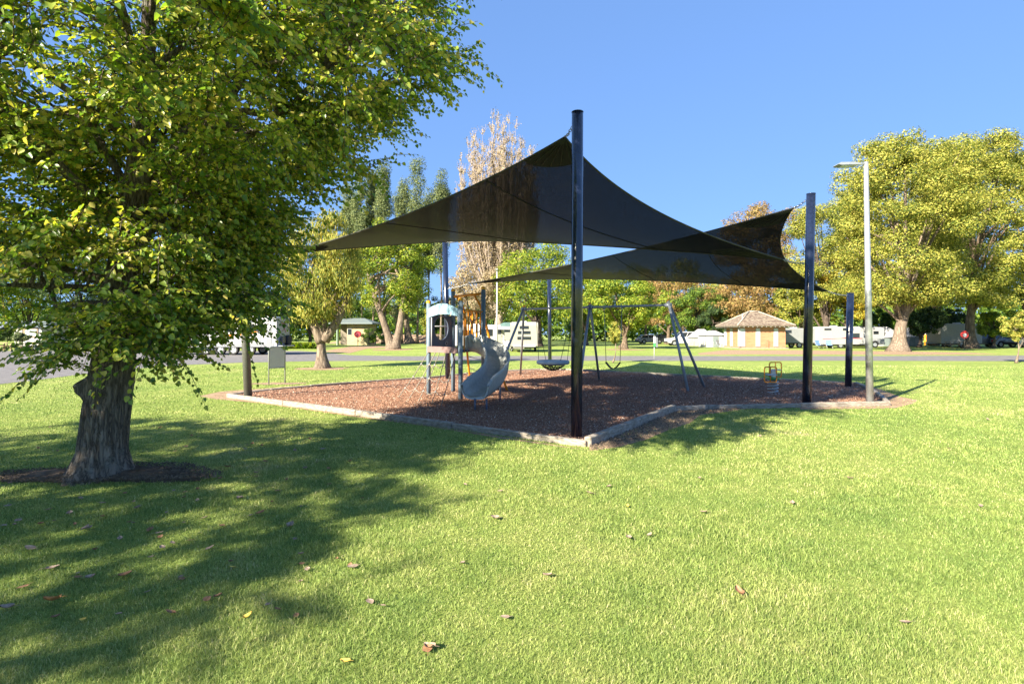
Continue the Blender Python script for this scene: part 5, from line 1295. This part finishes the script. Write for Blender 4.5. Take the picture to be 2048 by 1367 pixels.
# middle caravans
cm = caravan('caravan', 'white caravan with rounded front and extended awning, behind the slide', at(958, 56), R(0), 5.2, 2.5, 2.3, .45, stripe=None, wins=((1.0, 1.75, .9, .7), (-1.2, 1.75, .9, .5)), rf=.7, rb=.7, door=2.1)
aw = MB(); aw.add([(1.6, -1.16, 2.4), (5.2, -1.16, 2.35), (5.2, -3.3, 2.05), (1.6, -3.3, 2.1), (1.6, -1.16, 2.36), (5.2, -1.16, 2.31), (5.2, -3.3, 2.01), (1.6, -3.3, 2.06)], [(0, 1, 2, 3), (7, 6, 5, 4), (0, 4, 5, 1), (1, 5, 6, 2), (2, 6, 7, 3), (3, 7, 4, 0)]); aw.build('awning', M['white'], cm)
for a, b_ in (((5.1, -3.25, 2.02), (3.4, -1.2, .8)), ((1.7, -3.25, 2.06), (1.7, -1.2, .8)), ((5.1, -3.25, 2.02), (5.1, -3.25, 0))): MB().tube([a, b_], .03, 6).build('awning_pole', M['galv'], cm)
caravan('caravan', 'cream caravan seen end-on with three dark windows, right of the awning', at(1047, 51.5), R(90), 5.6, 2.65, 2.45, .5, body='cream', stripe=None, wins=((0, 2.0, .9, .5),), rf=.3, rb=.3, drawbar=False, sides=(1,))
ce = [o for o in bpy.data.objects if o.name.startswith('caravan') and o.type == 'EMPTY'][-1]
for z, w_ in ((2.2, .8), (1.75, 1.1), (1.25, 1.2)): 
    o = MB().box((-2.812, 0, z), (.03, w_, .26)).build('window', M['black'], ce); MB().box((-2.83, 0, z), (.012, w_ - .06, .2)).build('pane', M['glass'], ce if False else o)
MB().box((-2.9, 0, .55), (.25, 2.0, .12)).build('bumper', M['white'], ce)
caravan('caravan', 'low white caravan partly behind the climbing tower posts', at(938, 60), 0, 4.4, 2.5, 2.2, .45, stripe='maroon', wins=((.6, 1.65, .8, .5),))
# right hand caravans and cars
caravan('caravan', 'white caravan with maroon stripe and blue camp chairs in front', at(1672, 63.5), R(0), 4.9, 2.42, 2.3, .45, body='canvas', stripe='maroon', wins=((.7, 2.15, 1.2, .28), (-1.6, 2.15, .8, .22), (1.5, 1.45, 1.0, .5)), rf=.5, rb=.15)
caravan('camper_trailer', 'grey off-road camper trailer beside the brick hut', at(1592, 64.5), R(0), 4.2, 2.25, 2.1, .6, body='greycar', stripe=None, wins=((-1.5, 1.9, .9, .35),), rf=.4, rb=.1)
caravan('caravan', 'white motor caravan behind the grey light pole', at(1722, 73), R(12), 5.0, 2.5, 2.3, .5, stripe=None, wins=((-.6, 1.8, 1.5, .45), (1.2, 1.8, .8, .4)), rf=.3)
car('pickup_truck', 'dark grey pickup parked between the caravan and the light pole', at(1716, 67), R(168), 'greycar', 5.0, 1.85, kind='ute', cat='pickup')
caravan('caravan', 'pale silver caravan with sloping front behind the huge tree with the dark trunk', at(1908, 68), R(180), 5.0, 2.85, 2.3, .5, body='canvas', stripe=None, wins=((1.0, 1.8, .9, .5),), rf=.9, rb=.3)
car('car', 'black pickup parked beside the small bright green tree', at(1962, 68.5), R(180), 'darkcar', 5.2, 1.9, kind='ute', cat='car')
car('car', 'pale green silver wagon parked behind the right-hand sapling', at(2012, 68), R(0), 'greycar', 4.8, 1.7)
car('car', 'olive four wheel drive cut off by the right edge', at(2062, 66), R(180), 'greycar', 4.8, 1.85)
car('car', 'white four wheel drive parked left of the tents', at(1367, 78), R(180), 'white', 5.0, 1.95)
for k, (px, Y, lab, cl_) in enumerate(((1300, 92, 'silver car left of the small park sign, far off', 'canvas'), (1330, 92, 'dark car far behind the small park sign', 'darkcar'))): car('car', lab, at(px, Y), R(5), cl_, 4.6, 1.55, kind='sedan')
# marquee and tents
def tent(label, px, Y, w_, d_, hw__, hr_, m, rot=0):
    t = thing('tent', label, 'tent', (*at(px, Y), 0), None, rot, world=False); x, y = w_ / 2, d_ / 2
    MB().add([(-x, -y, 0), (x, -y, 0), (x, y, 0), (-x, y, 0), (-x, -y, hw__), (x, -y, hw__), (x, y, hw__), (-x, y, hw__)], [(0, 1, 5, 4), (1, 2, 6, 5), (2, 3, 7, 6), (3, 0, 4, 7)]).build('wall', M[m], t)
    X, Yy = x + .15, y + .15
    MB().add([(-X, -Yy, hw__ - .05), (X, -Yy, hw__ - .05), (X, Yy, hw__ - .05), (-X, Yy, hw__ - .05), (-X * .3, 0, hr_), (X * .3, 0, hr_)], [(0, 1, 5, 4), (1, 2, 5), (2, 3, 4, 5), (3, 0, 4), (3, 2, 1, 0)]).build('roof', M['white'], t)
    for sx in (-1, 1):
        for sy in (-1, 1):
            MB().tube([(sx * X, sy * Yy, hw__), (sx * (X + .8), sy * (Yy + .6), 0)], .012, 4).build('guy_rope', M['rope'], t)
            MB().tube([(sx * x, sy * y, 0), (sx * x, sy * y, hw__)], .03, 6).build('pole', M['galv'], t)
    MB().box((0, -y - .01, hw__ * .45), (w_ * .28, .02, hw__ * .85)).build('doorway', M['greyroof'], t)
tent('white walled tent with pale roof just left of the brick hut', 1424, 69, 2.5, 2.6, 1.5, 2.05, 'white')
tent('low pale canvas tent behind the white walled tent', 1402, 76, 2.8, 2.6, 1.2, 2.3, 'canvas')
tent('low pale canvas tent between the light pole and the flared trunk', 1762, 74, 5.0, 3, 1.2, 2.6, 'canvas')
tent('small pale tent right of the flared trunk', 1812, 73, 2.6, 2.4, 1.3, 2.5, 'canvas')
# far red and white play slide
x, y = at(1857, 80)
ps = thing('play_slide', 'small distant play slide with orange chutes and white tower', 'slide', (x, y, 0))
for dx in (-.9, .9):
    for dy in (-.6, .6): MB().box((x + dx, y + dy, 1.3), (.12, .12, 2.6)).build('post', M['white'], ps)
MB().box((x, y, 2.45), (2.2, 1.5, .9), bev=.02).build('panel', M['white'], ps)
MB().box((x, y, 1.35), (1.8, 1.2, .1)).build('deck', M['cream'], ps)
MB().tube(curve([(x + .9, y - .4, 1.5), (x + 1.7, y - .4, .9), (x + 2.6, y - .4, .35), (x + 3.1, y - .4, .3)], 4), .17, 8).build('chute', M['orange'], ps)
MB().tube([(x - 1.0, y - .7, 1.5), (x - 1.15, y - .9, 0)], .15, 8).build('chute', M['orange'], ps)
# red circular sign/wheel cover beside the dark trunk
x, y = at(1929, 58); t = thing('red_sign', 'round red sign beside the dark trunk of the huge right tree', 'sign', (x, y, 0))
MB().tube([(x, y, 0), (x, y, 1.2)], .04, 6).build('post', M['wood'], t); MB().tube([(x, y - .03, 1.55), (x, y + .03, 1.55)], .42, 20).build('disc', M['red'], t); MB().tube([(x, y - .045, 1.5), (x, y - .031, 1.5)], .2, 16).build('emblem', M['white'], t)
# picnic table near it
def picnic(label, px, Y, rot=0, grp=None):
    t = thing('picnic_table', label, 'picnic table', (*at(px, Y), 0), grp, rot, world=False)
    MB().box((0, 0, .75), (1.9, .75, .05)).build('tabletop', M['wood'], t)
    for s_ in (-1, 1):
        MB().box((0, s_ * .72, .44), (1.9, .26, .05)).build('bench', M['wood'], t)
        MB().box((s_ * .7, 0, .40), (.07, 1.5, .07)).build('cross_brace', M['wood'], t)
        for k in (-1, 1): MB().tube([(s_ * .78, k * .25, .74), (s_ * .78, k * .62, 0)], .04, 6).build('leg', M['wood'], t)
picnic('wooden picnic table under the huge right tree, left of its dark trunk', 1910, 62)
picnic('wooden picnic table at the far left edge in front of the shelter', 4, 55)
# bollard rails at the left roadside
for k, (pa_, pb_, yb_, lab, mt) in enumerate(((22, 42, 701, 'pale timber rail on two posts at the far left roadside', 'wood'), (57, 81, 702, 'dark timber rail on two posts below the old timber caravan', 'bark_dark'), (-14, 8, 700, 'weathered rail cut off by the left edge of the photo', 'wood'))):
    (xa, ya), (xb, yb2) = G(pa_, yb_), G(pb_, yb_ - .4); t = thing('barrier_rail', lab, 'barrier', ((xa + xb) / 2, ya, 0), 'low timber barriers by the road')
    for x, y in ((xa, ya), (xb, yb2)): MB().box((x, y, .33), (.14, .14, .68), bev=.02).build('post', M[mt], t)
    MB().box(((xa + xb) / 2, (ya + yb2) / 2 - .08, .46), (abs(xb - xa) + .5, .07, .14), math.atan2(yb2 - ya, xb - xa), bev=.015).build('rail', M[mt], t)
# old timber caravan far left
x, y = at(86, 55)
oc = thing('old_caravan', 'vintage corrugated caravan with timber-framed window and dark roof at the far left', 'caravan', (x, y, 0), world=False)
MB().prism([(-1.0, .45), (1.0, .45), (1.25, 1.1), (1.22, 2.3), (-1.22, 2.3), (-1.25, 1.1)], 'x' if False else 'y', -1.6, 1.6).build('body', mat('corrugated_grey', (.42, .41, .39), .6, var=.12, scale=8), oc)
r_ = MB(); r_.add([(-1.5, -1.9, 2.3), (1.9, -1.9, 2.3), (1.9, 1.9, 2.3), (-1.5, 1.9, 2.3), (-.2, 0, 2.9), (.6, 0, 2.9)], [(0, 1, 5, 4), (1, 2, 5), (2, 3, 4, 5), (3, 0, 4), (3, 2, 1, 0)]); r_.build('roof', M['greyroof'], oc)
o = MB().box((.2, -1.63, 1.75), (1.4, .06, .9)).build('window', M['wood'], oc); MB().box((.25, -1.67, 1.75), (1.1, .03, .65)).build('pane', M['frosted'], o)
o = MB().box((-.85, -1.62, 1.35), (.5, .05, 1.75)).build('door', M['cream'], oc); MB().box((-.68, -1.66, 1.3), (.04, .04, .12)).build('handle', M['black'], o)
for sy in (-1.3, 1.3): wheel(oc, .4, sy, .32, .2, -1)
# park sign and far lamp post
x, y = G(1308.5, 718.5); t = thing('park_sign', 'small white and green sign on a white post beside the road', 'sign', (x, y, 0))
z_ = lambda py: CH + (HZ - py) / F * y
MB().tube([(x, y, -.05), (x, y, z_(672))], .028, 8).build('post', M['white'], t)
MB().box((x - .0, y - .05, z_(682)), (.14, .03, .62)).build('panel', M['white'], t)
MB().box((x - .0, y - .05, z_(689.5)), (.14, .034, .22)).build('green_band', M['green'], t)
MB().box((x + .17, y + .02, z_(684)), (.13, .03, .62), R(30)).build('panel', M['white'], t)
x, y = G(994, 703); t = thing('lamp_post', 'thin white lamp post by the awning caravan, behind the swing frame', 'lamp post', (x, y, 0))
MB().tube([(x, y, -.05), (x, y, 7.4)], [.085, .06], 10).build('pole', M['white'], t); MB().box((x, y - .5, 7.42), (.22, 1.1, .08), bev=.02).build('lamp_head', M['white'], t)
# camp chairs
def chair(label, px, Y, m, rot):
    t = thing('camp_chair', label, 'chair', (*at(px, Y), 0), None, rot, world=False)
    MB().add([(-.28, -.25, .42), (.28, -.25, .42), (.26, .25, .38), (-.26, .25, .38), (-.28, -.25, .40), (.28, -.25, .40), (.26, .25, .36), (-.26, .25, .36)], [(0, 1, 2, 3), (7, 6, 5, 4), (0, 4, 5, 1), (1, 5, 6, 2), (2, 6, 7, 3), (3, 7, 4, 0)]).build('seat', M[m], t)
    MB().add([(-.28, .25, .38), (.28, .25, .38), (.3, .42, .95), (-.3, .42, .95), (-.28, .27, .37), (.28, .27, .37), (.3, .45, .95), (-.3, .45, .95)], [(3, 2, 1, 0), (4, 5, 6, 7), (0, 1, 5, 4), (1, 2, 6, 5), (2, 3, 7, 6), (3, 0, 4, 7)]).build('backrest', M[m], t)
    f = MB()
    for s_ in (-1, 1):
        f.tube([(s_ * .28, -.28, 0), (s_ * .28, .3, .6), (s_ * .3, .44, .95)], .014, 6); f.tube([(s_ * .28, .3, 0), (s_ * .28, -.25, .62), (s_ * .28, .28, .63)], .014, 6)
    f.build('frame', M['galv'], t)
chair('blue camp chair left of the other, before the white caravan with the maroon stripe', 1640, 60.0, 'bluecloth', .3)
chair('blue camp chair nearer the caravan wheel, right of the other one', 1659, 60.2, 'bluecloth', -.3)
chair('pale folding chair under the awning behind the swing frame', 1013, 52, 'white', .2)
chair('white folding chair closest to the cream caravan end', 1019, 51.2, 'white', -.4)
chair('pale lounger chair beside the brick hut, left of its corner', 1433, 62, 'canvas', 1.2)
chair('dark framed chair against the left wall of the brick hut', 1441, 61.2, 'greycar', .6)
